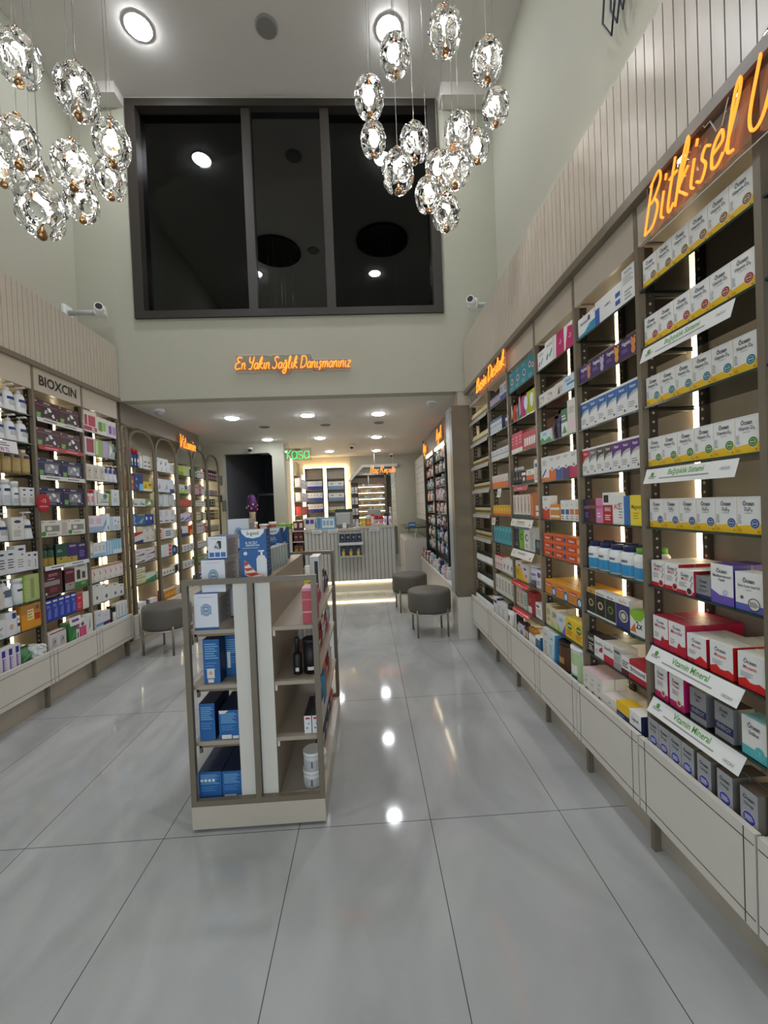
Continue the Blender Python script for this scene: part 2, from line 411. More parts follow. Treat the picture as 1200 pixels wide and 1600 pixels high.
# ---------------------------------------------------------------- pier, stair opening, rear walls
m = MB(); m.box(.925, 4.30, .44, 1.125, 4.42, 2.47, M_TAUPE); m.box(.925, 4.42, .44, .95, 4.60, 2.47, mat('9aa6a8', .3)); struct('trim_pier', m)
m = MB(); m.box(.92, 4.29, 0, 1.16, 4.60, .44, M_OFFW); struct('trim_pier_base', m)
m = MB(); m.box(1.02, 4.39, 2.47, 1.45, 4.62, ZLOW, M_BEIGE); struct('trim_pier_head', m)
MST = mat('26282a', .8)  # near-black wall colour stands in for the unlit stairwell
m = MB(); m.box(XL, 7.42, 0, -2.52, 7.55, ZLOW, M_WALL); m.box(-2.52, 7.42, 2.47, -1.66, 7.55, ZLOW, M_WALL); m.box(-1.66, 7.42, 0, -1.45, 7.62, ZLOW, M_WALL)
m.quad([(-1.66, 7.421, 2.47), (-1.66, 7.421, 2.41), (-1.72, 7.421, 2.47)][::-1], M_WALL); struct('wall_stair', m)
m = MB(); m.box(XL, 9.0, 0, -1.5, 9.1, ZLOW, MST).box(-1.62, 7.62, 0, -1.56, 9, ZLOW, MST).box(XL+.0, 7.55, 0, XL+.05, 9, ZLOW, MST); m.quad([(-2.54, 7.5, 0), (-2.2, 9.0, 0), (-2.2, 9.0, ZLOW), (-2.54, 7.5, ZLOW)], mat('55565a', .8)); struct('wall_stairwell', m)  # slanting quad: the wall continuing inside, painted in its shaded grey
t = thing('stair_rail', 'dark handrail slanting up inside the black stair opening', 'railing', (-2.2, 8.0, 0))
MB().tube([(-.12, 0, .3), (.12, 0, 1.75)], .035, 'k').obj('rail', t); MB().tube([(.1, 0, 1.74), (.62, 0, 1.74)], .03, '3a3c3e').obj('rail', t)
MB().tube([(.02, 0, 0), (-.1, 0, .42)], .02, 'k').obj('post', t)
YN = 9.75
M_CREAM = noisy('cream_plaster', 'd2c3a6', 'd7c9ae', .7, 20)
m = MB(); m.box(-1.55, YN, 0, -.36, YN+.15, ZLOW, M_CREAM); m.box(-.36, YN, 2.42, .72, YN+.15, ZLOW, M_WALL)
m.quad([(-.36, YN-.001, 2.42), (-.36, YN-.001, 2.14), (-.08, YN-.001, 2.42)], M_WALL); m.box(.72, YN, 0, 1.45, YN+.15, ZLOW, M_WALL); struct('wall_rear', m)
m = MB(); m.box(-1.56, 7.62, 0, -1.45, YN, ZLOW, M_CREAM); struct('wall_nook', m)
# painted bulkhead edge with a chamfer, over the passage to the dispensary
m = MB()
for pts in ([(-.42, 2.05), (-.36, 2.05), (-.05, 2.36), (-.08, 2.42)], [(-.08, 2.42), (-.05, 2.36), (.75, 2.36), (.75, 2.42)]):
    n = len(pts); vs = [(x, YN-.12, z) for x, z in pts]+[(x, YN, z) for x, z in pts]
    m.add(vs, [tuple(range(n)), tuple(reversed(range(n, 2*n)))]+[(i, n+i, n+(i+1) % n, (i+1) % n) for i in range(n)], mat('c9c9c6', .5))
struct('trim_bulkhead', m)
m = MB(); m.box(-1.2, 12.6, 0, 1.45, 12.7, ZLOW, M_WALL); m.box(-1.25, YN+.15, 0, -1.15, 12.6, ZLOW, M_WALL); struct('wall_dispensary', m)
# unseen front wall, opening kept low so upper walls get less outside light
m = MB(); m.box(XL, -1.6, 2.9, XR, -1.5, ZHI, M_WALL); m.box(XL, -1.6, 0, XL+.5, -1.5, 2.9, M_WALL); m.box(XR-.3, -1.6, 0, XR, -1.5, 2.9, M_WALL); struct('wall_front', m)

# ================================================================ LIGHTS AND CEILING FITTINGS
_disc = {}
def downlight(label, x, y, z, r, e, group):
    t = thing('recessed_downlight', label, 'ceiling light', (x, y, z), 0, group)
    MB().lathe([(r+.012, 0), (r+.012, -.006), (r, -.008), (r, -.002)], M_WHITEP, 28).obj('rim', t)
    MB().lathe([(r, -.003), (r*.93, -.012), (r*.7, -.02), (r*.35, -.024), (.002, -.025)], mat('f4f8ff', .5, 0, e), 28).obj('diffuser', t)
for x, y, nm in ((-1.84, 3.76, 'left bright round downlight in the high ceiling before the window'), (.37, 3.76, 'right bright round downlight in the high ceiling, behind the pendants'),
                 (.32, 1.25, 'downlight of the high ceiling mirrored low in the right pane'), (-1.84, 1.25, 'downlight of the high ceiling nearer the street, left side')):
    downlight(nm, x, y, ZHI, .105, DOWN_HALL, 'downlights of the high ceiling')
LOWS = [(-1.67, 5.31), (-.71, 5.28), (.195, 5.31), (-1.63, 7.0), (-.75, 7.02), (.21, 7.1), (-.745, 8.73), (.25, 8.85)]
LLB = ['front row left round downlight of the low ceiling', 'front row middle round downlight of the low ceiling', 'front row right round downlight of the low ceiling',
       'second row left downlight of the low ceiling, near the green sign', 'second row middle downlight of the low ceiling, right of the green sign', 'second row right downlight of the low ceiling',
       'third row left downlight of the low ceiling, above the lit niches', 'third row right downlight of the low ceiling, before the bulkhead']
for (x, y), nm in zip(LOWS, LLB): downlight(nm, x, y, ZLOW, .085, DOWN_LOW, 'downlights of the low ceiling')
for x, y, nm in ((.1, 10.9, 'front downlight of the dispensary ceiling behind the bulkhead'), (.1, 11.9, 'rear downlight of the dispensary ceiling over the lit cabinet')):
    downlight(nm, x, y, ZLOW-.0, .085, DOWN_LOW, 'downlights of the dispensary')
t = thing('ceiling_speaker', 'grey unlit round speaker in the high ceiling between two downlights', 'speaker', (-.72, 3.75, ZHI))
MB().lathe([(.10, 0), (.10, -.006), (.085, -.02)], mat('8a8883', .7), 28).obj('grille', t)
t = thing('ceiling_speaker', 'second grey round speaker, in the high ceiling toward the street', 'speaker', (-.72, 1.9, ZHI))
MB().lathe([(.10, 0), (.10, -.006), (.085, -.02)], mat('8a8883', .7), 28).obj('grille', t)
for x, y, nm in ((-1.42, 5.95, 'flat grey speaker disc under the low ceiling, leftmost of the front three'), (-.55, 5.95, 'flat grey speaker disc under the low ceiling, middle of the front three'),
                 (.22, 5.9, 'flat grey speaker disc under the low ceiling, rightmost of the front three'), (-1.35, 8.3, 'flat grey disc in the low ceiling over the green sign')):
    t = thing('ceiling_speaker', nm, 'speaker', (x, y, ZLOW), 0, 'speaker discs of the low ceiling')
    MB().lathe([(.075, 0), (.075, -.004), (.06, -.012)], mat('77756f', .7), 20).obj('grille', t)

# cameras
def dome_cam(label, x, y, z):
    t = thing('dome_camera', label, 'camera', (x, y, z))
    MB().lathe([(.055, 0), (.055, -.03), (.05, -.035)], M_WHITEP, 20).obj('housing', t)
    MB().lathe([(.045, -.035), (.043, -.05), (.03, -.068), (.008, -.075)], mat('b9babb', .15), 20).obj('dome', t)
dome_cam('white dome camera on the low ceiling near the left shelving', -2.30, 4.75, ZLOW)
dome_cam('white dome camera on the low ceiling near the right pier', .80, 4.75, ZLOW)
def bullet(label, x, y, z, s, L):
    t = thing('security_camera', label, 'camera', (x, y, z))
    MB().rbox(-.02 if s > 0 else -.02, -.06, -.07, .02, .06, .07, M_WHITEP, .01).obj('wall_box', t)
    MB().tube([(.02*s, 0, .0), (L*s, 0, .0)], .024, mat('aeb0b0', .4), 12).obj('arm', t)
    h = MB().rbox(-.05, -.05, -.045, .05, .06, .05, M_WHITEP, .02).obj('head', t, (L*s+.03*s, -.01, 0), .3*s)
    b = MB(); b.lathe([(.038, -.10), (.04, -.02), (.036, .06)], M_WHITEP, 18); b.lathe([(.030, -.101), (.028, -.1005)], 'k', 18)
    o = b.obj('lens_barrel', t, (L*s+.045*s, -.03, -.005), 0); o.rotation_euler = (PI/2*-1, 0, .5*s); o.location.y = -.05
bullet('white bullet camera on a long arm left of the mezzanine window', -2.88, 4.20, 3.47, 1, .30)
bullet('white bullet camera reaching from behind the right cladding', 1.46, 4.20, 3.47, -1, .26)
for x, y, nm in ((-2.02, 7.35, 'small white camera above the black stair opening'), (-.25, 8.0, 'small dark lensed camera on the low ceiling between downlights'), (.62, 9.55, 'tiny dark camera beside the bulkhead, right')):
    t = thing('mini_camera', nm, 'camera', (x, y, ZLOW if y != 7.35 else 2.56))
    MB().lathe([(.045, 0), (.045, -.03)], M_WHITEP, 16).obj('housing', t); MB().ball((0, -.02, -.045), .032, 'k').obj('lens_ball', t)
t = thing('cable_coil', 'dark coiled cable hanging high on the right wall', 'cable', (1.46, 2.15, 4.05))
m = MB()
for i in range(4):
    a = .02+.012*i
    m.tube([(0, -a*.9+.05*i-.06, .35), (-.008*i, -a+.05*i-.06, .06), (-.01, .05*i-.06, -.03-.012*i), (-.008*i, a+.05*i-.06, .06), (0, a*.9+.05*i-.06, .35)], .006, '2a2a3a', 6)
m.obj('loops', t); MB().box(-.005, -.03, .33, .03, .03, .37, 'dg').obj('clip', t)

# ---------------------------------------------------------------- crystal pendants
def petal(bm_, c, r, rot, sz):
    b = bmesh.new(); bmesh.ops.create_icosphere(b, subdivisions=2, radius=1.0)
    for v in b.verts: v.co = rot @ Vector((v.co.x*sz[0], v.co.y*sz[1], v.co.z*sz[2])) + c
    return b
def pendant_meshes():
    R, Hh = .067, .092
    m = MB()
    for ph, rr, n, off, sz in ((1.12, .78, 4, .3, (.024, .010, .028)), (.40, 1.0, 5, .6, (.036, .014, .043)), (-.55, .92, 5, 0., (.034, .014, .040))):
        for k in range(n):
            a = 2*PI*k/n+off; d = Vector((math.cos(ph)*math.cos(a)*R, math.cos(ph)*math.sin(a)*R, math.sin(ph)*Hh))
            nrm = Vector((d.x/R**2, d.y/R**2, d.z/Hh**2)).normalized()
            q = nrm.to_track_quat('Y', 'Z').to_matrix()
            b = petal(None, d, 1, q, sz); m.bm(b, M_CRYS)
    g = MB(); g.lathe([(.003, .1), (.003, .0), (.003, -.055), (.009, -.07), (.017, -.085), (.016, -.1), (.006, -.108)], M_GOLD, 14)
    for k in range(5):
        a = 2*PI*k/5; g.tube([(0, 0, 0), (.045*math.cos(a), .045*math.sin(a), .03)], .0013, M_GOLD, 5)
    g.lathe([(.014, .1), (.014, .118), (.005, .124)], M_GOLD, 12)
    c = MB(); c.lathe([(.006, .055), (.017, .05), (.022, .028), (.02, .008), (.01, .0)], mat('fff8f2', .4, 0, CORE_E), 14)
    return m.mesh('crystal_petals'), g.mesh('gold_stem'), c.mesh('glowing_core')
PM = pendant_meshes()
PEN_R = [(.453,1.932,3.646),(.237,2.133,3.75),(.686,2.048,3.636),(.099,2.179,3.585),(.75,2.133,3.491),(.13,2.56,3.702),(.333,2.226,3.39),(.578,2.226,3.447),(.738,2.438,3.551),(.24,2.226,3.238),(.525,2.56,3.532),(.547,2.226,3.26),(.436,2.438,3.272),(.515,2.327,3.088)]
PEN_L = [(-1.307,1.707,3.273),(-1.085,1.707,3.141),(-1.088,1.932,3.136),(-1.37,1.766,2.995),(-1.848,2.276,3.315),(-1.474,1.969,3.016),(-1.219,1.862,2.979),(-1.168,2.048,3.064),(-1.257,1.969,2.901),(-1.136,1.552,2.569)]
for side, PL in (('right', PEN_R), ('left', PEN_L)):
    for i, (x, y, z) in enumerate(PL):
        kk = {('right', 11): .92, ('left', 8): 1.12, ('right', 9): .9, ('right', 4): 1.12, ('left', 7): 1.12, ('right', 8): 1.06}.get((side, i), 1.)
        x, y, z = x*kk, y*kk, 1.45+(z-1.45)*kk
        cc = (.42, 2.2) if side == 'right' else (-1.35, 1.9)
        t = thing('crystal_pendant', 'faceted crystal egg pendant on a wire, %s from the top in the %s cluster' % (ORD[i], side), 'pendant light', (x, y, z), i*.7, side+' cluster of crystal pendants')
        for me in PM: link(me.name, me, t)
        MB().tube([(0, 0, .12), (0, 0, ZHI-z-(.037 if math.hypot(x-cc[0], y-cc[1]) < .43 else 0))], .0018, mat('a9a6a0', .3, .6), 5).obj('wire', t)
for x, y, nm in ((.42, 2.2, 'round black canopy on the high ceiling above the right pendants'), (-1.35, 1.9, 'round black canopy on the high ceiling above the left pendants')):
    t = thing('pendant_canopy', nm, 'canopy', (x, y, ZHI))
    MB().lathe([(.42, 0), (.42, -.03), (.40, -.035)], mat('141414', .12), 40).obj('plate', t)
    for k in range(5):
        a = 2*PI*k/5+.3; MB().lathe([(.022, -.036), (.022, -.045), (.015, -.05)], M_GOLD, 10, (.24*math.cos(a), .24*math.sin(a), 0)).obj('wire_grip', t)

# ---------------------------------------------------------------- neon lettering (single-stroke script)
G = {
 'E': (.62, [[(.6,.93),(.3,1),(.12,.85),(.3,.62),(.46,.56)],[(.3,.6),(.06,.4),(.02,.15),(.2,0),(.5,.1)]]),
 'n': (.46, [[(.05,.5),(.05,0)],[(.05,.3),(.2,.5),(.32,.45),(.32,.1),(.42,0)]]),
 'Y': (.6, [[(.1,1),(.1,.65),(.28,.5),(.45,.65),(.52,1)],[(.52,1),(.42,.3),(.3,0),(.1,.02)]]),
 'a': (.48, [[(.36,.42),(.22,.5),(.06,.35),(.06,.1),(.18,0),(.33,.15),(.38,.48),(.36,.1),(.46,0)]]),
 'k': (.48, [[(.04,0),(.08,.6),(.2,1),(.26,.8),(.08,.3)],[(.36,.5),(.1,.26),(.3,.1),(.46,0)]]),
 'ı': (.24, [[(.08,.5),(.08,.1),(.2,0)]]),
 'i': (.24, [[(.08,.5),(.08,.1),(.2,0)],[(.09,.68),(.1,.78)]]),
 'İ': (.34, [[(.14,.95),(.1,0)],[(.17,1.12),(.18,1.2)]]),
 'S': (.6, [[(.55,.85),(.38,1),(.18,.85),(.28,.6),(.44,.4),(.38,.1),(.15,0),(.02,.15)]]),
 'ğ': (.5, [[(.38,.42),(.22,.5),(.06,.3),(.12,.05),(.28,.08),(.38,.48),(.36,-.25),(.2,-.42),(.06,-.25),(.46,.05)],[(.12,.66),(.22,.6),(.33,.68)]]),
 'l': (.32, [[(.04,.1),(.2,.75),(.16,1),(.07,.8),(.1,.1),(.28,0)]]),
 'D': (.72, [[(.12,.98),(.08,0)],[(.02,.96),(.4,.98),(.62,.6),(.5,.15),(.08,0)]]),
 's': (.4, [[(.34,.44),(.18,.5),(.12,.36),(.28,.2),(.2,0),(.04,.06)]]),
 'ş': (.4, [[(.34,.44),(.18,.5),(.12,.36),(.28,.2),(.2,0),(.04,.06)],[(.2,0),(.2,-.14),(.1,-.18)]]),
 'm': (.66, [[(.05,.5),(.05,0)],[(.05,.3),(.18,.5),(.28,.4),(.28,0)],[(.28,.3),(.42,.5),(.52,.4),(.52,.1),(.62,0)]]),
 'z': (.4, [[(.04,.48),(.34,.48),(.06,.02),(.36,.02)]]),
 'B': (.62, [[(.12,.9),(.05,0)],[(.05,.85),(.35,1),(.48,.8),(.3,.56),(.14,.52)],[(.3,.56),(.5,.35),(.38,.05),(.05,0)]]),
 't': (.36, [[(.16,.9),(.1,.2),(.18,0),(.32,.1)],[(.02,.6),(.3,.62)]]),
 'e': (.42, [[(.06,.24),(.32,.32),(.24,.5),(.06,.34),(.1,.05),(.26,0),(.4,.12)]]),
 'Ü': (.72, [[(.1,1),(.06,.3),(.22,0),(.45,.15),(.56,1),(.54,.2),(.68,0)],[(.24,1.14),(.25,1.2)],[(.44,1.14),(.45,1.2)]]),
 'r': (.36, [[(.06,.5),(.06,0)],[(.06,.3),(.18,.48),(.32,.46)]]),
 'ü': (.48, [[(.06,.5),(.08,.1),(.2,0),(.34,.15),(.38,.5),(.36,.1),(.46,0)],[(.14,.68),(.15,.74)],[(.3,.68),(.31,.74)]]),
 'V': (.6, [[(.05,1),(.14,.95),(.22,0),(.5,.9),(.6,1)]]),
 'A': (.66, [[(.02,0),(.32,1),(.5,0)],[(.12,.36),(.48,.36)]]),
 'y': (.46, [[(.06,.5),(.08,.2),(.2,.12),(.34,.5)],[(.36,.5),(.28,-.2),(.1,-.4),(.02,-.25)]]),
 'ç': (.4, [[(.34,.42),(.2,.5),(.06,.3),(.12,.04),(.36,.08)],[(.2,0),(.2,-.14),(.1,-.18)]]),
 'R': (.62, [[(.1,.95),(.05,0)],[(.05,.9),(.36,1),(.46,.75),(.12,.5)],[(.2,.5),(.52,0)]]),
 ' ': (.22, []),
}
def spline(P, n=5):
    if len(P) < 3: return P
    out = []
    for i in range(len(P)-1):
        a = P[max(i-1, 0)]; b = P[i]; c = P[i+1]; d = P[min(i+2, len(P)-1)]
        for k in range(n):
            t = k/n
            out.append(tuple(.5*((2*b[j])+(-a[j]+c[j])*t+(2*a[j]-5*b[j]+4*c[j]-d[j])*t*t+(-a[j]+3*b[j]-3*c[j]+d[j])*t**3) for j in (0, 1)))
    return out+[P[-1]]
def neon(label, txt, F, x0, z0, wid, hgt, rad, mt, slant=.22, plate=True, y=-.03, bold=False):
    st = []; x = 0
    for ch in txt:
        adv, ss = G[ch]
        for s in ss: st.append([(x+px+slant*pz, pz) for px, pz in spline(s)])
        x += adv
    xs = [p[0] for s in st for p in s]; a, b = min(xs), max(xs); kx = wid/(b-a)
    t = thing('neon_sign', label, 'neon sign', F(x0, 0, z0), F.rz)
    m = MB()
    for s in st: m.tube([((px-a)*kx, y, pz*hgt) for px, pz in s], rad, mt, 6)
    m.obj('glowing_tube', t)
    if plate:
        # wavy clear acrylic backing that follows the lettering
        n = 40; top = []; bot = []
        for i in range(n+1):
            u = i/n*wid; near = [pz for s in st for px, pz in s if abs((px-a)*kx-u) < wid*.05] or [0, .5]
            top.append((u, max(near)*hgt+.025)); bot.append((u, min(near)*hgt-.025))
        pts = bot+top[::-1]; mm = MB(); k = len(pts)
        for i in range(n):
            q = [bot[i], bot[i+1], top[i+1], top[i]]
            mm.add([(u, y+.014, z) for u, z in q], [(0, 1, 2, 3)], M_ACRYL)
        mm.obj('acrylic_backing', t)
        MB().tube([(p[0], y+.014, p[1]) for p in pts], .002, mat('d9d6d2', .2), 5, True).obj('acrylic_edge', t)
    return t
FW = Frame(-1.31, YB, 0)
neon('long orange neon sentence on the back wall under the window', 'En Yakın Sağlık Danışmanınız', FW, 0, 2.925, 1.2, .125, .0058, M_NEON)
F1 = Frame(1.105, 1.50, -PI/2)
neon('orange neon herbal products lettering above the nearest right bay', 'Bitkisel Ürünler', F1, 0, 2.415, .80, .175, .0042, M_NEON, .34)
F2 = Frame(1.105, 3.84, -PI/2)
neon('orange neon lettering over the fifth right bay', 'Besin Destek', F2, 0, 2.47, .78, .115, .0055, M_NEON)
FN = Frame(XLW(5.72)+.0, 5.72, PI/2+LA)
neon('orange neon word on the arched bays, rear left', 'Vitamin', FN, 0, 2.36, .5, .16, .0065, M_NEON, .15)

# green cash desk sign: rounded sans strokes, hung on two wires
G2 = {'k': (.62, [[(.06,1),(.06,0)],[(.5,1),(.1,.52),(.5,0)]]), 'a': (.80, [[(.64,.84),(.64,.42),(.64,0)], [(.64,.58),(.5,.8),(.22,.82),(.06,.62),(.06,.22),(.2,.0),(.42,.02),(.64,.26)]]),
      's': (.7, [[(.58,.72),(.45,.82),(.15,.82),(.06,.66),(.15,.46),(.48,.4),(.58,.22),(.48,0),(.12,0),(.04,.1)]])}
t = thing('neon_sign', 'green neon word hanging from the low ceiling over the till', 'neon sign', (-1.30, 6.90, 2.285))
m = MB(); x = 0
for ch in 'kasa':
    adv, ss = G2[ch]
    for s in ss: m.tube([((x+px)*.133, 0, pz*.145) for px, pz in (spline(s, 4) if ch != 'k' else s)], .0055, M_NEONG, 6)
    x += adv
m.obj('glowing_tube', t)
MB().box(-.03, .012, -.03, .41, .018, .18, M_ACRYL).obj('acrylic_backing', t)
for xx in (.03, .35): MB().tube([(xx, .014, .15), (xx, .014, ZLOW-2.285)], .0025, mat('c9c9c9', .3), 5).obj('hanging_wire', t)
FI = Frame(.10, 9.0, 0)
neon('orange neon words under the chamfered bulkhead by the dispensary', 'İlaç Reçete', FI, 0, 2.17, .56, .14, .0065, M_NEON, .2, False, 0)
for xx in (.2, .6): MB().tube([(xx, 9.0, 2.30), (xx, 9.0, ZLOW)], .003, mat('c9c9c9', .3), 5).obj('hanging_wire', bpy.data.objects['neon_sign.005'] if 'neon_sign.005' in bpy.data.objects else None).matrix_parent_inverse = Matrix.Translation((-.10, -9.0, -2.17))

# ================================================================ GOODS
class Proto:
    def __init__(s, parts, w, h, d, name, cat): s.parts, s.w, s.h, s.d, s.name, s.cat = parts, w, h, d, name, cat
_pc = {}
def C(w, h, d, base, P=(), side=None, top=None, name='medicine_carton', cat='box', sl=None):
    key = ('C', w, h, d, base, repr(P), side, top, name, sl)
    if key not in _pc:
        m = MB(); m.box(0, 0, 0, w, d, h, base, top=mat(top) if top else None, side=mat(side) if side else None)
        if sl:          # lines of small print on the right-hand side
            for i in range(sl[1]):
                z0 = h*(.12+.76*i/sl[1]); y1 = d*(.9-.3*((i*37) % 5)/5)
                m.quad([(w+.0003, d*.1, z0), (w+.0003, y1, z0), (w+.0003, y1, z0+h*.4/sl[1]), (w+.0003, d*.1, z0+h*.4/sl[1])], sl[0])
        m.prints(w, h, P); _pc[key] = Proto([(name, m.mesh(name))], w, h, d, name, cat)
    return _pc[key]
def wrapq(m, r, z0, z1, c, y0, a=.9, n=8):      # a printed patch wrapped round the front of a bottle
    pts = [(-PI/2-a+2*a*i/n) for i in range(n+1)]
    vs = [(r+(r+.0004)*math.cos(t), y0+(r+.0004)*math.sin(t), z0) for t in pts]+[(r+(r+.0004)*math.cos(t), y0+(r+.0004)*math.sin(t), z1) for t in pts]
    m.add(vs, [(i, i+1, n+2+i, n+1+i) for i in range(n)], c)
def B(r, h, body, cap, bands=(), neck=.5, caph=.2, name='pill_bottle', parts=True, capr=None, shoulder=.12, flat=1.):
    # round bottle: body with printed bands, separate cap
    key = ('B', r, h, body, cap, repr(bands), neck, caph, name, parts, capr, shoulder)
    if key not in _pc:
        hb = h*(1-caph); m = MB(); n = 16
        m.lathe([(r*.94, 0), (r, .004), (r, hb*(1-shoulder)), (r*.8, hb*(1-shoulder*.35)), (r*neck, hb)], body, n, (r, r, 0))
        for z0, z1, c, a in bands: wrapq(m, r, z0*h, z1*h, c, r, a)
        cr = capr or r*neck*1.15; k = m if not parts else MB()
        k.lathe([(cr, hb-.002), (cr, h*.985), (cr*.9, h)], cap, n, (r, r, 0))
        L = [('body', m.mesh('body'))]
        if parts: L.append(('cap', k.mesh('cap')))
        else: L = [(name, L[0][1])]
        _pc[key] = Proto(L, 2*r, h, 2*r, name, 'bottle')
    return _pc[key]
def PUMP(w, h, body, bands=(), pump='e4e4e2', name='pump_bottle', flare=1.15):
    key = ('P', w, h, body, repr(bands), pump, name, flare)
    if key not in _pc:
        r = w/2; hb = h*.74; m = MB()
        m.lathe([(r*flare*.98, 0), (r*flare, .006), (r*1.0, hb*.45), (r*.9, hb*.82), (r*.72, hb*.94), (r*.38, hb)], body, 18, (r, r, 0))
        for z0, z1, c, a in bands: wrapq(m, r*(flare+(.92-flare)*min(1, z0*1.35)), z0*h, z1*h, c, r, a)
        k = MB(); k.lathe([(r*.4, hb-.003), (r*.4, hb+h*.09), (r*.34, hb+h*.1)], pump, 12, (r, r, 0))
        k.lathe([(r*.1, hb+h*.1), (r*.1, h*.93)], pump, 8, (r, r, 0)); k.rbox(r-.010, -r*.25, h*.93, r+.010, r*1.4, h*.985, pump, .003)
        _pc[key] = Proto([('body', m.mesh('body')), ('pump', k.mesh('pump'))], w*flare, h, w*flare, name, 'bottle')
    return _pc[key]
def TUBE(w, h, body, cap, bands=(), name='cream_tube'):
    key = ('T', w, h, body, cap, repr(bands))
    if key not in _pc:
        m = MB(); n = 12; d = w*.6; vs = []
        for z, e in ((h*.16, 1.), (h, .06)):
            for i in range(n): a = 2*PI*i/n; vs.append((w/2+w/2*math.cos(a), d/2+d/2*e*math.sin(a), z))
        m.add(vs, [(i, (i+1) % n, n+(i+1) % n, n+i) for i in range(n)]+[tuple(range(n, 2*n))], body, True)
        for z0, z1, c in bands:
            y = lambda z: d/2-d/2*(1-.94*(z-.16)/.84)-.0008
            m.quad([(w*.2, y(z0), z0*h), (w*.8, y(z0), z0*h), (w*.8, y(z1), z1*h), (w*.2, y(z1), z1*h)], c)
        m.lathe([(w*.36, 0), (w*.38, h*.16)], cap, 12, (w/2, d/2, 0)); _pc[key] = Proto([(name, m.mesh(name))], w, h, d, name, 'tube')
    return _pc[key]
def CAN(r, h, body, lid, bands=(), name='powder_tin', lidh=.1):
    key = ('CAN', r, h, body, lid, repr(bands), lidh)
    if key not in _pc:
        m = MB(); m.lathe([(r, 0), (r, h*(1-lidh))], body, 22, (r, r, 0))
        for z0, z1, c, a in bands: wrapq(m, r, z0*h, z1*h, c, r, a)
        k = MB(); k.lathe([(r*1.04, h*(1-lidh)), (r*1.04, h*.985), (r*.98, h), (r*.92, h*.985)], lid, 22, (r, r, 0))
        _pc[key] = Proto([('body', m.mesh('body')), ('lid', k.mesh('lid'))], 2*r, h, 2*r, name, 'tin')
    return _pc[key]
def POUCH(w, h, d, body, P=(), name='foil_pouch'):
    key = ('PO', w, h, d, body, repr(P))
    if key not in _pc:
        bm = bmesh.new(); bmesh.ops.create_grid(bm, x_segments=8, y_segments=8, size=.5); g = [v.co.copy() for v in bm.verts]; bm.free()
        m = MB()
        for s in (-1, 1):
            vs = []; n = 9
            for j in range(n):
                for i in range(n):
                    u, v = i/8, j/8; b = (1-(2*u-1)**4)*(math.sin(PI*min(1, v*1.02+.12)) if v > .1 else .55)
                    vs.append((u*w, d/2+s*d/2*b*.95, v*h))
            fs = [(j*n+i, j*n+i+1, (j+1)*n+i+1, (j+1)*n+i) for j in range(8) for i in range(8)]
            if s > 0: fs = [f[::-1] for f in fs]
            m.add(vs, fs, body, True)
        m.prints(w, h, P, .0); _pc[key] = Proto([(name, m.mesh(name))], w, h, d, name, 'pouch')
    return _pc[key]
LABELS = []
def put(p, label, loc, rz, group=None, sx=1., name=None, cat=None, sz=1.):
    LABELS.append(label)
    if len(p.parts) == 1:
        o = link(name or p.name, p.parts[0][1], None, loc, rz)
    else:
        o = link(name or p.name, None, None, loc, rz)
        for n, me in p.parts: link(n, me, o)
    o.scale.x = sx; o.scale.z = sz
    return tag(o, label, cat or p.cat, group)
def GAP(F, z):
    up = [q for q in F.levels if q > z+.03]
    return (min(up)-z-.017) if up else .3
for F_ in FRB: F_.levels = ZR+[2.455]; F_.nm = {}
for F_ in FLB: F_.levels = ZL+[2.455]; F_.nm = {'medicine_carton': 'skincare_carton'}
for k_, F_ in enumerate(FAB): F_.levels = ZA+([2.155] if k_ not in (1, 2) else []); F_.nm = {'medicine_carton': 'remedy_carton'}
def fill(F, z, W, items, shelf, x0=.022, y=.012, fit=True):
    tot = sum(it[1] if it[0] is None else it[0].w*it[1] for it in items); av = W-2*x0
    k = av/tot if (fit or tot > av) else 1.
    x = x0
    for it in items:
        if it[0] is None: x += it[1]*k; continue
        p, n, desc = it[:3]; o = it[3] if len(it) > 3 else {}
        g = None; gap = GAP(F, z); sz = min(1., (gap-.002)/(p.h*o.get('st', 1)+.0004*o.get('st', 1)))
        tn = n*o.get('st', 1)*o.get('dp', 1)
        if tn > 1: g = '%s, %s' % (desc, shelf)
        for i in range(n):
            for s in range(o.get('st', 1)):
                for r in range(o.get('dp', 1)):
                    L = desc
                    if n > 1: L += ', %s from left' % ORD[i]
                    if o.get('st', 1) > 1: L += ', '+(['bottom', 'middle', 'top'] if o['st'] == 3 else ['lower', 'upper'] if o['st'] == 2 else ['bottom', 'second', 'third', 'top'])[s]
                    if r: L += ', row %s' % ['', 'two', 'three', 'four'][r]
                    put(p, L+', '+shelf, F(x+i*p.w*k+.0006, y+o.get('y', 0)+r*(p.d+.003), z+.0005+s*(p.h*sz+.0004)), F.rz, g, k*(p.w-.0012)/p.w, o.get('name') or F.nm.get(p.name), o.get('cat'), sz)
        x += n*p.w*k
def sh(i, bay): return ('drawer top' if i < 0 else ORD[i]+' shelf')+', '+bay
def strip(label, F, x, z, w, h, base, P, tilt=.3, y=-.004):
    o = MB().box(0, 0, -h, w, .002, 0, base).prints(w, h, [], 0)
    # prints measured upward from the lower edge
    m = MB(); m.box(0, 0, 0, w, .0015, h, base); m.prints(w, h, P)
    ob = m.obj('shelf_strip', None, F(x, y-math.sin(tilt)*h, z-math.cos(tilt)*h), F.rz); ob.rotation_euler = (-tilt, 0, F.rz)
    LABELS.append(label); return tag(ob, label, 'shelf label')

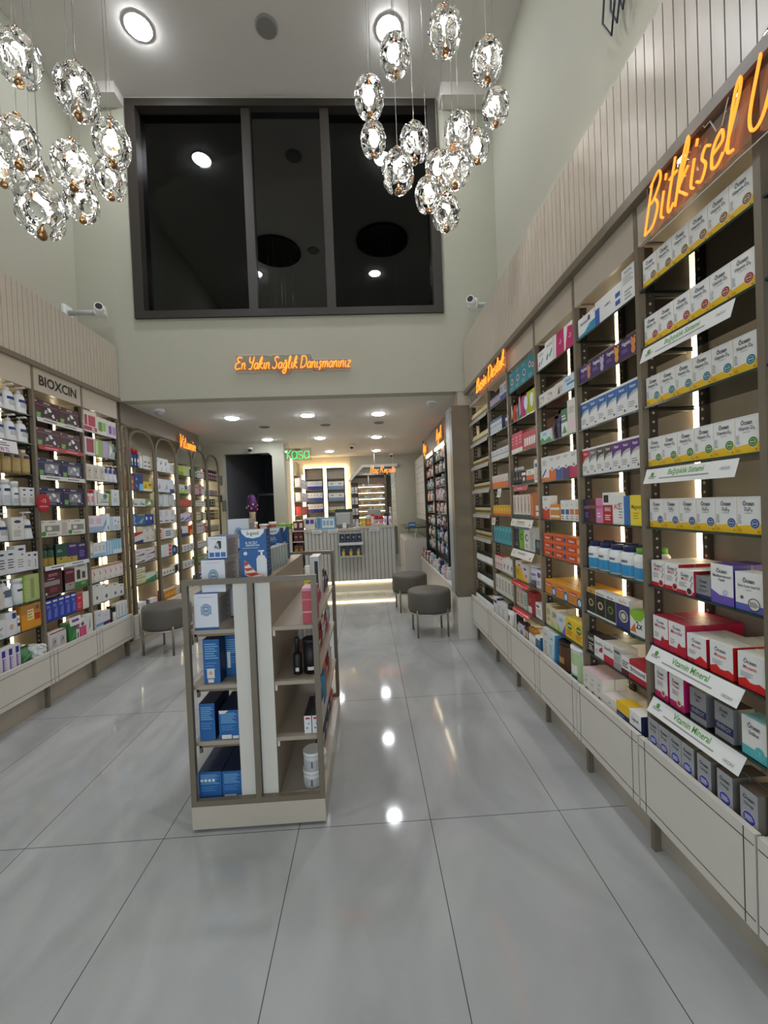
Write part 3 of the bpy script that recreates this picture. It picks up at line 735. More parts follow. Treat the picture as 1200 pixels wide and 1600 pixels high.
# generic carton faces -------------------------------------------------------
def fa(acc, txt=None, tc='k', lo=.3):           # white face, coloured foot, small print
    P = [('r', 0, 0, 1, lo, acc), ('l', .1, lo+.08, .8, lo+.3, 's', 3)]
    P.append(('t', .5, .72, .13, tc, txt) if txt else ('r', .12, .74, .85, .86, tc)); return P
def fb(acc, txt=None, lc='w'):                  # coloured face with pale print
    P = [('l', .12, .12, .8, .4, lc, 3), ('r', .08, .46, .92, .5, lc)]
    P.append(('t', .5, .66, .15, lc, txt) if txt else ('r', .12, .68, .82, .84, lc)); return P
def swoosh(c):                                   # white box with a coloured crescent on top
    return [('q', [(0, .42), (.25, .58), (.6, .66), (1, .68), (1, .93), (0, .93)], c), ('q', [(0, .42), (.3, .52), (1, .6), (1, .68), (.6, .66), (.25, .58)], 'gr'), ('t', .5, .76, .09, 'w', 'Solgar' if 0 else 'Proceive' if 0 else 'Nutri'), ('l', .12, .16, .7, .36, 's', 3), ('o', .78, .12, .09, 'dg')]

# ---------------------------------------------------------------- nearest right bay
def oc(seal, sub, foot='y'):
    return C(.078, .110, .062, 'w', [('r', 0, 0, 1, .2, foot), ('q', [(0, .2), (1, .2), (1, .27), (0, .2)], foot), ('o', .75, .28, .20, 'w'), ('o', .75, .28, .185, seal), ('o', .75, .28, .12, 'ow'), ('o', .75, .28, .105, seal),
             ('r', .66, .272, .84, .29, 'w'), ('t', .5, .76, .115, 'k', 'Öcean'), ('t', .5, .62, .095, 'dg', sub), ('r', .35, .55, .66, .565, 's'), ('l', .05, .26, .2, .52, 's', 5), ('r', .1, .96, .9, .965, 's'), ('l', .06, .05, .25, .13, 'am', 2), ('r', .86, .05, .94, .09, 'am')], 'y', 'w', 'vitamin_carton')
F, W, b = FRB[0], YRB[1]-YRB[0], RN[0]
for i, (c, nm, sub) in enumerate((('7a5a24', 'brown', 'Vitamin D₃'), ('9e2b22', 'red', 'Vitamin D₃'), ('187a8c', 'teal', 'Vitamin D₃'), ('3f7d1e', 'green', 'Vitamin D₃'), ('27528f', 'blue', 'D₃K₂'))):
    fill(F, ZR[i], W, [(oc(c, sub), 6, 'white and yellow vitamin box, %s seal' % nm)], sh(i, b))
red = C(.070, .1, .06, 'r', [('r', 0, .16, 1, 1, 'w'), ('o', .72, .17, .19, 'w'), ('o', .72, .17, .16, 'r'), ('o', .72, .17, .07, 'mr'), ('t', .46, .76, .12, 'k', 'Öcean'), ('t', .46, .62, .10, 'r', 'MULTI'), ('l', .12, .34, .6, .55, 's', 4)] +
        [('o', .82+.05*(i % 3), .4+.065*i, .035, 'mr') for i in range(8)], 'r', 'w', 'vitamin_carton')
red2 = C(.075, .088, .06, 'r', [('r', 0, .16, 1, 1, 'w'), ('o', .72, .17, .19, 'w'), ('o', .72, .17, .15, 'mr'), ('t', .46, .72, .14, 'k', 'Öcean'), ('t', .46, .58, .11, 'r', 'MULTI'), ('l', .12, .3, .6, .5, 's', 4)] + [('o', .82+.05*(i % 3), .36+.08*i, .035, 'mr') for i in range(6)], 'r', 'w', 'vitamin_carton')
gry = C(.062, .078, .06, '8c8d90', [('r', 0, 0, 1, .18, 'n'), ('t', .5, .7, .13, 'k', 'Öcean'), ('t', .5, .52, .1, 'n', 'Lecithin'), ('l', .2, .3, .8, .42, 'dg', 2)], 'n', 'dk', 'vitamin_carton')
pur = C(.082, .128, .06, 'w', [('r', 0, 0, 1, .22, '6a55b0'), ('q', [(0, .22), (.4, .22), (0, .34)], '6a55b0'), ('t', .5, .78, .1, 'k', 'Öcean'), ('t', .5, .67, .07, 'dg', 'Multikarotenoid'), ('t', .5, .58, .06, 'dg', 'Peptid')] +
        [('q', [(.66+.15*math.cos(a), .3+.1*math.sin(a)), (.66+.05*math.cos(a+.35), .3+.04*math.sin(a+.35)), (.66+.05*math.cos(a-.35), .3+.04*math.sin(a-.35))], '8a78c8') for a in [i*PI/4 for i in range(8)]], '4a3a8e', '5a48a0', 'vitamin_carton')
blk = C(.088, .115, .06, 'w', [('r', 0, 0, 1, .18, '5a64b4'), ('o', .68, .2, .22, 'k'), ('o', .68, .2, .19, 'ow'), ('l', .52, .13, .84, .27, 'k', 4), ('t', .5, .74, .11, 'k', 'Öcean'), ('t', .5, .62, .06, 'dg', 'Black Cumin Seed Oil'), ('r', .4, .54, .6, .56, 's'), ('o', .25, .34, .06, 'dg')], '4d58a8', 'w', 'vitamin_carton')
fill(F, ZR[5], W, [(red, 2, 'red and white dotted vitamin box', {'dp': 3}), (red2, 1, 'shorter red and white dotted vitamin box', {'dp': 3, 'y': -.006}), (gry, 1, 'small grey and navy vitamin box'), (pur, 1, 'tall white and violet flower vitamin box', {'dp': 2}), (None, .006), (blk, 1, 'white and blue seed oil box')], sh(5, b))
mf = C(.075, .118, .07, 'c01a4a', [('r', 0, .2, .97, 1, 'w'), ('q', [(.45, 0), (1, 0), (1, .34), (.75, .3), (.6, .4), (.5, .25)], 'r'), ('t', .48, .77, .1, 'k', 'Öcean'), ('t', .48, .63, .11, 'm', 'Microfer'), ('l', .1, .28, .4, .46, 's', 3)], 'b01a44', 'b01a44', 'vitamin_carton')
mf2 = C(.075, .098, .07, 'b8122c', [('r', 0, .14, 1, 1, 'w'), ('q', [(.35, 0), (1, 0), (1, .2), (.7, .34), (.5, .2)], 'rd'), ('t', .5, .74, .12, 'k', 'Öcean'), ('t', .5, .58, .09, 'm', 'Microfer'), ('l', .1, .3, .5, .46, 's', 3)], 'b8122c', 'w', 'vitamin_carton')
mf3 = C(.078, .105, .075, 'd02020', [('r', 0, .2, 1, 1, 'w'), ('q', [(0, .2), (.3, .3), (.5, .16), (.8, .26), (1, .2), (1, 0), (0, 0)], 'd02020'), ('t', .46, .72, .12, 'k', 'Öcean'), ('t', .46, .56, .1, 'rd', 'Mosanin'), ('l', .1, .3, .6, .46, 's', 4)], 'c41c1c', 'w', 'vitamin_carton')
fill(F, ZR[6], W, [(mf, 2, 'tall crimson iron supplement box', {'dp': 3}), (None, .004), (mf2, 1, 'short crimson and white iron box', {'dp': 2}), (None, .012), (mf3, 1, 'bright red and white wavy box, left one', {'dp': 3}), (None, .014), (mf3, 1, 'bright red and white wavy box, right one', {'dp': 2})], sh(6, b))
wo = C(.075, .12, .08, 'w', [('r', 0, 0, 1, .12, 'm'), ('q', [(0, .12), (1, .05), (1, .2), (0, .2)], 'm'), ('o', .66, .2, .17, 'c'), ('o', .66, .2, .10, '8a5a2a'), ('t', .45, .76, .1, 'k', 'Öcean'), ('t', .45, .64, .08, 'm', 'Woman'), ('l', .2, .4, .7, .56, 's', 4)], 'm', 'ow', 'vitamin_carton')
en = C(.075, .112, .07, '8e8e90', [('r', 0, .2, 1, .44, 'n'), ('t', .5, .27, .12, 's', 'ENERGY'), ('t', .5, .78, .1, 'k', 'Öcean'), ('t', .5, .65, .08, 'dg', 'Man')], '6a6c70', '4e4436', 'vitamin_carton')
io = C(.085, .118, .06, 'w', [('r', 0, 0, 1, .24, '5ab8bc'), ('o', .72, .22, .2, 'aq'), ('o', .72, .22, .17, '5ab8bc'), ('t', .72, .17, .1, 'te', 'I'), ('t', .5, .74, .12, 'k', 'Öcean'), ('t', .5, .58, .1, 'dg', 'Iodine')], '4aa6aa', '8cc6c8', 'vitamin_carton')
fill(F, ZR[7], W, [(wo, 1, 'magenta footed white vitamin box, left one'), (None, .01), (wo, 1, 'magenta footed white vitamin box, right one', {'dp': 2}), (None, .03), (en, 1, 'grey box with navy energy band, left one'), (None, .035), (en, 1, 'grey box with navy energy band, right one'), (None, .03), (io, 1, 'white and aqua iodine box')], sh(7, b))
ga = C(.052, .125, .055, 'a4a5a8', [('o', .5, .34, .38, 'w', 1.), ('o', .5, .34, .355, '3a3f9a', 1.), ('o', .5, .34, .28, '4a4fae', 1.), ('l', .26, .27, .74, .41, 'w', 3), ('t', .5, .76, .09, 'k', 'Öcean'), ('t', .5, .63, .07, 'dg', 'Omega')], '6e6a64', '5a5048', 'vitamin_carton')
fill(F, .44, W, [(ga, 4, 'grey box with blue oval', {'dp': 3}), (None, .012), (ga, 1, 'grey box with blue oval, standing apart', {'dp': 3}), (None, .02), (ga, 1, 'grey box with blue oval, second from right end', {'dp': 2}), (None, .022), (ga, 1, 'grey box with blue oval at right end', {'dp': 2})], sh(-1, b), y=-.02)
BG = [('t', .5, .52, .34, '4f9a30', 'Bağışıklık Sistemi'), ('l', .2, .22, .8, .42, 's', 1), ('o', .1, .6, .022, '4f9a30'), ('l', .06, .3, .16, .5, 'dg', 2), ('t', .9, .45, .16, 's', 'ORZAX')]
VM = [('t', .5, .5, .36, '4f9a30', 'Vitamin Mineral'), ('l', .2, .2, .8, .4, 's', 1), ('o', .1, .66, .022, '4f9a30'), ('l', .05, .34, .16, .55, 'dg', 2), ('t', .9, .2, .16, 's', 'ORZAX')]
strip('white shelf strip with green lettering under the red seal boxes', F, .035, ZR[1]-.012, .40, .058, 'w', BG)
strip('white shelf strip with green lettering under the green seal boxes', F, .035, ZR[3]-.012, .40, .058, 'w', BG)
strip('white shelf strip with green lettering under the crimson iron boxes', F, .035, ZR[6]-.0, .40, .062, 'w', VM, .5)
strip('white shelf strip with green lettering under the grey energy boxes', F, .035, ZR[7]-.0, .40, .062, 'w', VM, .5)

# ---------------------------------------------------------------- second right bay
F, W, b = FRB[1], YRB[2]-YRB[1], RN[1]
fill(F, ZR[0], W, [(C(.13, .10, .06, 'w', [('q', [(0, 0), (1, 0), (1, .5), (.7, .45), (.4, .2), (0, .15)], '2f8fb4'), ('t', .35, .6, .16, 'b', 'Aerosol'), ('r', .6, .62, .72, .85, 'dg')], '3c90b0', 'w'), 1, 'white carton with blue wave'),
   (C(.17, .112, .06, 'w', [('r', 0, 0, .18, .7, '3b5fae'), ('t', .5, .52, .1, 'dg', 'NEBUL'), ('r', .78, .5, .95, .68, '3b5fae'), ('r', .78, .2, .95, .38, '3b5fae')], 'ow', 'w'), 1, 'long white carton with blue squares'), (C(.075, .145, .07, 'w', [('l', .1, .55, .9, .8, 's', 5), ('t', .5, .85, .07, 'dg', 'DIGITAL'), ('l', .2, .1, .8, .4, 's', 3)], 'gr', 'w'), 1, 'tall white carton at right end')], sh(0, b))
def bear(c): return C(.12, .085, .05, '3a2060', [('t', .36, .66, .2, 'w', 'Vegetus'), ('l', .08, .3, .5, .5, 'vi', 2), ('o', .78, .62, .14, c), ('o', .68, .84, .05, c), ('o', .88, .84, .05, c), ('o', .78, .28, .12, c, 1.2)], '2c184c', 'am')
fill(F, ZR[1], W, [(bear('c9834a'), 1, 'dark purple gummy box, brown bear'), (bear('b9b2c8'), 1, 'dark purple gummy box, pale bear'), (bear('e8a21c'), 1, 'dark purple gummy box, amber bear'), (bear('e0894a'), 1, 'larger dark purple gummy box, orange bear')], sh(1, b))
sw = lambda c: C(.06, .135, .05, 'w', swoosh(c), 'gr', 'w')
fill(F, ZR[2], W, [(sw('1f62a8'), 6, 'slim white box with blue crescent')], sh(2, b))
fill(F, ZR[3], W, [(sw('c8202c'), 1, 'slim white box with red crescent'), (sw('6b6e74'), 1, 'slim white box with grey crescent'), (sw('4e4038'), 2, 'slim white box with brown crescent'), (sw('5b1a78'), 3, 'slim white box with violet crescent')], sh(3, b))
fill(F, ZR[4], W, [(C(.055, .115, .06, '1e1a40', [('t', .5, .6, .12, 'pk', 'KOLOSTR'), ('l', .2, .2, .8, .45, 'vi', 3)]), 1, 'narrow midnight blue box'), (C(.055, .118, .06, '5a1428', [('r', .2, .2, .8, .9, '3a0c18'), ('t', .5, .6, .12, 'gd', 'FORSO')]), 1, 'narrow maroon box'), (C(.06, .12, .06, 'd985b4', [('t', .5, .6, .14, 'm', 'BeautyCo'), ('l', .2, .2, .7, .45, 'w', 2)]), 1, 'pink beauty supplement box'),
   (C(.078, .145, .06, 'w', [('r', 0, 0, 1, .6, 'r'), ('l', .2, .1, .8, .3, 'w', 3), ('r', .1, .68, .6, .92, 'k'), ('t', .5, .4, .12, 'w', 'KING')]), 1, 'taller red box with white top'), (C(.08, .125, .06, 'w', [('t', .42, .55, .18, 'r', 'ACE'), ('l', .55, .2, .9, .8, 's', 6)]), 1, 'white box with red letters'), (C(.03, .125, .06, '2f6fb4', []), 1, 'thin blue box edge'), (C(.09, .128, .06, 'f0d83a', [('r', 0, 0, .15, 1, '2f6fb4'), ('t', .6, .55, .14, '8a7a10', 'Magnezi'), ('l', .35, .2, .8, .45, 'c8a810', 3)], 'y'), 1, 'bright yellow box with blue edge')], sh(4, b))
pb = B(.033, .135, 'e6e7e6', 'n', [(.05, .40, '2f93c4', 1.3), (.42, .6, 'w', 1.2), (.48, .56, '6a6a80', .5)], .66, .16)
pb2 = B(.033, .135, 'e6e7e6', '6fae3a', [(.05, .40, '2f93c4', 1.3), (.42, .6, 'w', 1.2)], .66, .16)
fill(F, ZR[5], W, [(pb, 4, 'white pill bottle, navy cap', {'dp': 2}), (pb2, 1, 'white pill bottle with lime green cap', {'dp': 2})], sh(5, b))
def nat(body, c1, txt, topc='w'): return C(.07, .13, .05, body, [('r', 0, .82, 1, 1, topc), ('t', .5, .86, .08, 'k', txt), ('o', .5, .45, .28, c1), ('o', .5, .45, .16, body), ('r', 0, 0, 1, .07, 'w')], 'w', topc)
fill(F, ZR[6], W, [(nat('17171a', 'b89b5a', 'Kids', 'c79a4a'), 1, 'black box with tan flower and gold top'), (nat('101012', 'c9b48a', 'Mushroom'), 1, 'black box with cream flower'), (nat('14160f', '5f7a2a', 'Moringa'), 1, 'black box with green leaves'), (C(.085, .135, .06, '27306e', [('o', .55, .42, .32, 'c'), ('o', .55, .42, .25, '27306e'), ('o', .55, .42, .17, 'c'), ('r', 0, .8, 1, 1, 'w'), ('t', .5, .85, .1, 'o', 'NeuTe')], 'gr', 'w'), 1, 'navy box with cream spiral'), (C(.085, .1, .06, 'w', [('q', [(0, .8), (.3, .6), (.7, .65), (1, .95), (1, 1), (0, 1)], '8cbf2e'), ('t', .6, .3, .3, 'k', '2x'), ('q', [(0, .1), (.3, .5), (.4, .1)], 'o')], 'w', '7fae34'), 1, 'small white box with lime top')], sh(6, b))
fill(F, ZR[7], W, [(C(.06, .1, .06, '1c2420', fb('w', 'BLACK'), 'r', 'k'), 1, 'black and red box at left end'), (C(.085, .1, .08, 'w', [('t', .5, .62, .16, 'dg', 'SmartPrd'), ('q', [(.5, .3), (.9, .34), (.9, .6), (.6, .5)], 'r'), ('l', .1, .15, .5, .4, 's', 3)], 'w', 'dk'), 1, 'white box with red triangle', {'dp': 2}), (C(.085, .1, .08, 'w', [('r', 0, 0, 1, .35, 'r'), ('t', .5, .62, .16, 'dg', 'SmartPro')], 'w', 'ow'), 1, 'white box with red foot', {'dp': 2}),
   (C(.06, .1, .08, 'gr', fa('s', None, 'dg'), 'gr', 'ow'), 1, 'pale grey patterned box'), (C(.06, .08, .06, 'w', [('r', 0, 0, 1, .3, 'mr'), ('l', .1, .4, .9, .8, 'mr', 3)], 'w', 'ow'), 1, 'white box with maroon print'), (C(.12, .085, .08, 'b01c2a', [('r', 0, .3, .95, .72, 'w'), ('t', .48, .42, .24, 'k', 'Brinosuvel')], '8a1420', 'b01c2a'), 1, 'red box with black lettering on white')], sh(7, b))
fill(F, .44, W, [(C(.065, .13, .06, 'ow', [('t', .5, .7, .08, 'dg', 'iuna'), ('q', [(.2, .18), (.5, .3), (.85, .2), (.6, .12)], 'dg'), ('l', .2, .45, .7, .6, 's', 3)], 'ow', 'e2bfc4'), 3, 'white box with pink top', {'dp': 2}), (C(.12, .075, .07, 'ow', [('t', .5, .6, .14, 'dg', 'iuna'), ('q', [(.3, .15), (.5, .32), (.7, .2)], 'dg')], 'ow', 'e6dcd6'), 1, 'low white box lying flat', {'dp': 2}), (C(.1, .09, .07, '2a3468', [('r', 0, .55, 1, 1, 'y'), ('l', .1, .15, .6, .45, 'lb', 3)], 'n', 'y'), 1, 'yellow and navy box'), (C(.085, .095, .07, 'w', [('r', 0, 0, 1, .35, 'n'), ('t', .5, .6, .16, 'n', 'Ligovel')], 'n', 'w'), 1, 'white box with navy foot')], sh(-1, b), y=-.02)

# ---------------------------------------------------------------- third right bay
F, W, b = FRB[2], YRB[3]-YRB[2], RN[2]
squig = lambda c1, c2: [('q', [(.1, .3), (.3, .5), (.35, .4), (.2, .2)], c1), ('q', [(.4, .35), (.7, .6), (.75, .5), (.5, .25)], c2), ('t', .5, .74, .09, 'dg', 'CALCIPLUS')]
fill(F, ZR[0], W, [(C(.10, .115, .06, 'w', squig('c0508a', '7aa8d0'), 'w', 'w'), 1, 'white carton with pink squiggles'), (C(.12, .14, .06, 'w', squig('4a5fb0', '3fa08a')+[('r', .78, 0, 1, 1, 'ow')], 'w', 'w'), 1, 'taller white carton with blue squiggles'), (C(.10, .135, .06, 'c01866', [('q', [(.1, 0), (.0, 0), (0, 1), (.2, 1)], 'w'), ('o', .6, .55, .12, 'w'), ('o', .58, .56, .09, 'c01866')], 'b01458', 'w'), 1, 'magenta carton with white arc'), (C(.10, .135, .06, 'w', [('q', [(.1, 0), (1, 0), (1, .8), (.4, .9)], 'c01866'), ('o', .6, .5, .12, 'w'), ('o', .58, .51, .09, 'c01866')], 'b01458', 'w'), 1, 'white and magenta carton')], sh(0, b))
fill(F, ZR[1], W, [(C(.11, .075, .05, 'ow', [('t', .4, .6, .16, 'dg', 'Solante'), ('r', .6, .3, .64, .7, 'p'), ('l', .1, .2, .5, .4, 's', 2)], 'ow'), 2, 'low white carton with violet mark'), (C(.1, .08, .05, 'ow', [('q', [(.3, .2), (.5, .8), (.6, .2)], 'dg'), ('l', .6, .3, .9, .7, 's', 4)]), 1, 'low white carton with dark wedge'), (C(.13, .085, .05, 'c8dce8', [('r', .3, .4, 1, .55, '4a8ab8'), ('t', .4, .65, .16, '3a5a78', 'PURASOL')]), 1, 'low pale blue carton')], sh(1, b))
fill(F, ZR[2], W, [(C(.17, .075, .06, 'c9dde6', [('q', [(0, 0), (1, 0), (.8, .4), (.4, .2), (.2, .5), (0, .3)], '3f9a4a'), ('t', .4, .6, .2, 'b', 'OSTEO'), ('o', .7, .6, .05, 'w')], 'ow'), 1, 'pale blue carton with green hills'), (POUCH(.05, .14, .04, '2a1420', [('o', .5, .5, .3, 'mr')]), 1, 'dark maroon pouch'), (POUCH(.075, .165, .04, '3a2a6a', [('o', .55, .45, .3, '241848')]), 1, 'dark violet pouch'), (C(.075, .15, .05, '3a7a4a', [('r', 0, 0, 1, .5, 'w'), ('l', .1, .6, .8, .8, 'w', 2), ('q', [(.1, .1), (.5, .4), (.9, .1)], 'g')], 'g'), 1, 'green and white pouch box'), (C(.1, .185, .06, 'ow', [('o', .5, .3, .28, 'e8c8d0'), ('l', .15, .6, .8, .8, 's', 4)], 'ow'), 1, 'tall white carton with pink blot')], sh(2, b))
drop = lambda c: C(.07, .145, .05, 'w', [('r', 0, 0, 1, .45, c), ('o', .5, .5, .26, 'w', .9), ('q', [(.36, .55), (.5, .78), (.64, .55)], 'w'), ('o', .5, .48, .13, 's'), ('l', .2, .8, .8, .92, 's', 2)], 'w', 'w')
fill(F, ZR[3], W, [(C(.09, .15, .05, 'w', [('r', 0, 0, 1, .14, 'o'), ('q', [(.1, .2), (.6, .5), (.7, .44), (.2, .14)], 'p'), ('l', .2, .62, .8, .86, 's', 4)], 'w'), 1, 'white box with orange foot'), (drop('dd6a20'), 1, 'white and orange droplet box'), (drop('2a4f9a'), 1, 'white and blue droplet box'), (drop('54246a'), 1, 'white and violet droplet box'), (drop('c01a58'), 1, 'white and crimson droplet box')], sh(3, b))
fill(F, ZR[4], W, [(drop('d0401c'), 1, 'white and vermilion droplet box'), (None, .008), (C(.08, .045, .06, 'd98a20', [('r', 0, .3, 1, .6, 'w')]), 1, 'low orange carton', {'st': 2}), (None, .008), (C(.036, .115, .05, 'w', [('o', .5, .75, .25, 'ow'), ('r', .1, .3, .9, .55, 'b'), ('l', .2, .05, .8, .25, 'dg', 2)]), 2, 'narrow white carton with blue block'), (C(.036, .118, .05, 'w', [('o', .5, .75, .25, 'ow'), ('r', .1, .3, .9, .55, 'o'), ('l', .2, .05, .8, .25, 's', 2)]), 2, 'narrow white carton with orange block')], sh(4, b))
orb = lambda c: C(.155, .047, .06, 'e0621c', [('r', .05, .2, .7, .8, 'c23a18'), ('t', .36, .34, .32, 'w', 'Redoxon'), ('o', .84, .5, .1, c)], 'c84a14', 'd8781c')
fill(F, ZR[5], W, [(orb('n'), 1, 'orange carton with navy dot', {'st': 3}), (orb('27458a'), 1, 'orange carton with blue dot', {'st': 3}), (orb('e8b070'), 1, 'orange carton with pale dot', {'st': 3})], sh(5, b))
amb = C(.155, .085, .075, 'd98a18', [('r', .06, .52, .6, .8, 'c2281c'), ('t', .33, .58, .16, 'w', 'Pharmaton'), ('o', .8, .28, .2, '2a5a9a'), ('o', .8, .28, .12, 'c8dcec'), ('l', .08, .15, .5, .4, 'am', 3)], 'c47a14', 'd99a2c')
fill(F, ZR[6], W, [(amb, 3, 'amber carton with red label', {'dp': 3})], sh(6, b))
fill(F, ZR[7], W, [(C(.06, .13, .06, 'd8cba0', [('o', .5, .3, .2, 'gd'), ('l', .2, .5, .8, .8, 'dg', 4)], 'c', 'c'), 1, 'cream carton at left end'), (C(.07, .125, .06, 'd8d2b8', [('q', [(0, 0), (1, 0), (0, .4)], 'lg'), ('o', .7, .65, .12, 'b'), ('l', .2, .5, .8, .8, 'dg', 3)], 'c', 'gd'), 1, 'cream carton with green corner', {'dp': 2}), (C(.09, .105, .06, 'c8d4dc', [('q', [(0, 0), (.6, 0), (0, .5)], 'lg'), ('q', [(1, 0), (.5, 0), (1, .6)], 'vi'), ('t', .5, .65, .14, 'n', 'OTC')], 'ow', 'ow'), 1, 'pale blue carton with green and lilac corners'), (C(.085, .115, .07, 'e8c41c', [('o', .5, .62, .26, '4a7a22'), ('l', .15, .15, .8, .4, 'c2281c', 3), ('r', .3, .6, .7, .66, 'w')], 'd8b018', 'f0d84a'), 2, 'yellow carton with green oval')], sh(7, b))
fill(F, .44, W, [(C(.07, .19, .06, 'ow', [('t', .5, .78, .05, 'dg', 'Neftal'), ('l', .2, .2, .8, .6, 's', 6), ('o', .75, .12, .08, 'b')], 'ow', 'ow'), 1, 'tall white carton at left end'), (C(.08, .185, .06, 'c8dce6', [('q', [(.75, 0), (1, 0), (1, .9), (.85, .5)], '3a8ac0'), ('t', .5, .78, .06, 'n', 'Vichy' if 0 else 'Hepar'), ('l', .15, .25, .6, .6, 's', 5)], '3a8ac0', 'ow'), 1, 'tall pale blue carton with blue curve'), (CAN(.055, .17, '3a2418', '2a1c14', [(.1, .9, '5a3a20', 1.2), (.3, .5, 'gd', .5)]), 1, 'dark brown speckled tin', {'name': 'powder_tin'}), (None, .01), (CAN(.062, .19, 'dfe0d8', 'ececea', [(.1, .86, 'b5cf9a', .9), (.25, .5, 'w', .5), (.04, .2, '27458a', .5)], 'powder_tin'), 1, 'white and green powder tin')], sh(-1, b), y=-.015)

# ---------------------------------------------------------------- fourth right bay
F, W, b = FRB[3], YRB[4]-YRB[3], RN[3]
teal = lambda c: C(.115, .15, .06, '1c7f90', [('o', .5, .5, .2, 'w'), ('o', .5, .5, .15, c), ('l', .12, .1, .7, .25, 'aq', 3), ('l', .12, .8, .7, .92, 'aq', 2)], '187080', '2a90a0')
fill(F, ZR[0], W, [(teal('b03a4a'), 1, 'teal box with crimson centre'), (teal('8a3030'), 1, 'teal box with maroon centre'), (teal('27344a'), 1, 'teal box with dark centre'), (C(.12, .155, .06, '1c7f90', [('o', .35, .62, .17, 'w'), ('o', .35, .62, .12, '8a3030'), ('o', .75, .5, .13, 'w'), ('o', .75, .5, .09, 'b03a4a'), ('l', .12, .1, .7, .25, 'aq', 3)], '187080', '2a90a0'), 1, 'teal box with two rings')], sh(0, b))
fill(F, ZR[1], W, [(None, .02), (POUCH(.065, .15, .04, 'c2441f', [('q', [(.1, .1), (.4, .5), (.3, .9), (.12, .8)], 'w')]), 1, 'orange red pouch'), (None, .02), (POUCH(.06, .15, .04, '1f7a70', [('o', .5, .5, .2, 'aq')]), 1, 'green pouch'), (POUCH(.08, .18, .04, 'b0487a', [('q', [(.1, .06), (.5, .2), (.4, .9), (.1, .8)], 'd98aa8')]), 1, 'mauve pouch'), (POUCH(.10, .19, .05, 'b9c02e', [('o', .5, .45, .34, 'd5e4ea', 1.4)]), 1, 'lime pouch with pale oval, left'), (POUCH(.11, .19, .05, 'c4c238', [('o', .4, .45, .28, 'dce6e8', 1.5)]), 1, 'lime pouch with pale oval, right')], sh(1, b))
fill(F, ZR[2], W, [(C(.06, .145, .07, 'c01c3a', [('r', 0, 0, 1, .22, 'w'), ('l', .2, .4, .8, .85, 'pk', 3)], 'a81430', 'd02a44'), 3, 'crimson carton with white foot', {'dp': 2}), (None, .005), (C(.2, .12, .08, 'b8202c', [('q', [(.1+.16*i, .2), (.22+.16*i, .2), (.26+.16*i, .6), (.14+.16*i, .7)], 'w') for i in range(5)], 'a81430', 'd02a44'), 1, 'wide red carton with white swirls')], sh(2, b))
blkb = B(.022, .13, '1c1c22', 'c9c9c4', [(.15, .55, '3a3a44', 1.), (.3, .42, 'gd', .6)], .5, .2, 'black_bottle')
fill(F, ZR[3], W, [(blkb, 3, 'slim black bottle, pale cap'), (C(.07, .09, .05, '17171c', [('o', .5, .4, .2, 'w'), ('r', .1, .7, .9, .9, 'w')], 'k', 'p'), 1, 'black box with white disc'), (C(.1, .095, .06, 'd8601c', [('r', 0, .6, 1, 1, 'w'), ('r', 0, 0, 1, .25, 'dk'), ('l', .2, .66, .8, .9, 's', 2)], 'o', 'w'), 1, 'orange and white box'), (C(.05, .15, .05, 'w', [('o', .5, .75, .3, 'b'), ('l', .2, .1, .8, .6, 's', 5)], 'w'), 1, 'tall narrow white box at right end')], sh(3, b))
fill(F, ZR[4], W, [(C(.06, .165, .06, 'ow', [('r', 0, 0, 1, .12, '2f5a50'), ('r', .38, .2, .62, .9, 'c47a6a'), ('r', .44, .3, .56, .6, 'mr')], 'ow', 'c'), 5, 'white and red striped slim carton'), (C(.05, .17, .06, 'c45a20', [('r', .3, .1, .7, .9, 'd88a50'), ('r', 0, 0, 1, .1, 'r')], 'o'), 1, 'rust orange carton'), (C(.08, .17, .06, 'b5632a', [('r', .3, .3, .9, .5, 'ow'), ('r', .3, .1, .9, .25, 'w')], 'o'), 1, 'brown carton at right end')], sh(4, b))
cb = lambda base, c: C(.085, .17, .05, base, [('o', .5, .52, .3, c), ('o', .56, .52, .2, base), ('l', .2, .1, .8, .25, 's', 2), ('r', 0, .85, 1, 1, '6a8aa8')], base)
fill(F, ZR[5], W, [(cb('1e2a44', '3a4a6a'), 1, 'navy carton'), (cb('7ab82a', '2a4a1a'), 1, 'lime green carton with dark ring'), (cb('e4e6e4', '1e2a2a'), 1, 'white carton with black ring'), (C(.08, .165, .06, 'cfd0cc', [('l', .15, .1, .8, .8, 's', 9)], 'gr'), 1, 'pale grey printed carton'), (None, .002), (C(.08, .09, .06, '2c3a3a', [('o', .5, .6, .3, '5a7a90')], 'dk', 'lb'), 1, 'short dark carton at right end')], sh(5, b))
fill(F, ZR[6], W, [(C(.1, .135, .07, 'd8b82a', [('r', 0, .7, 1, 1, 'ow'), ('o', .6, .78, .2, 'p', .4), ('l', .1, .2, .7, .55, 'am', 5)], 'gd', 'ow'), 1, 'yellow box with white top'), (C(.09, .125, .07, 'd4d4dc', [('o', .5, .72, .25, 'p', .4), ('q', [(0, 0), (1, 0), (0, .6)], 'y'), ('o', .7, .35, .14, 'vi')], 'ow', 'ow'), 1, 'white box with violet oval'), (CAN(.055, .14, 'cfd2dc', 'e4e4e4', [(.0, .28, 'n', 1.4), (.5, .6, 'vi', .6)]), 1, 'white tin with navy foot'), (C(.075, .125, .06, 'dcd8e4', [('o', .5, .7, .3, 'p', .8), ('l', .1, .15, .7, .4, 'dg', 3)], 'ow', 'p'), 1, 'white box with violet blot')], sh(6, b))
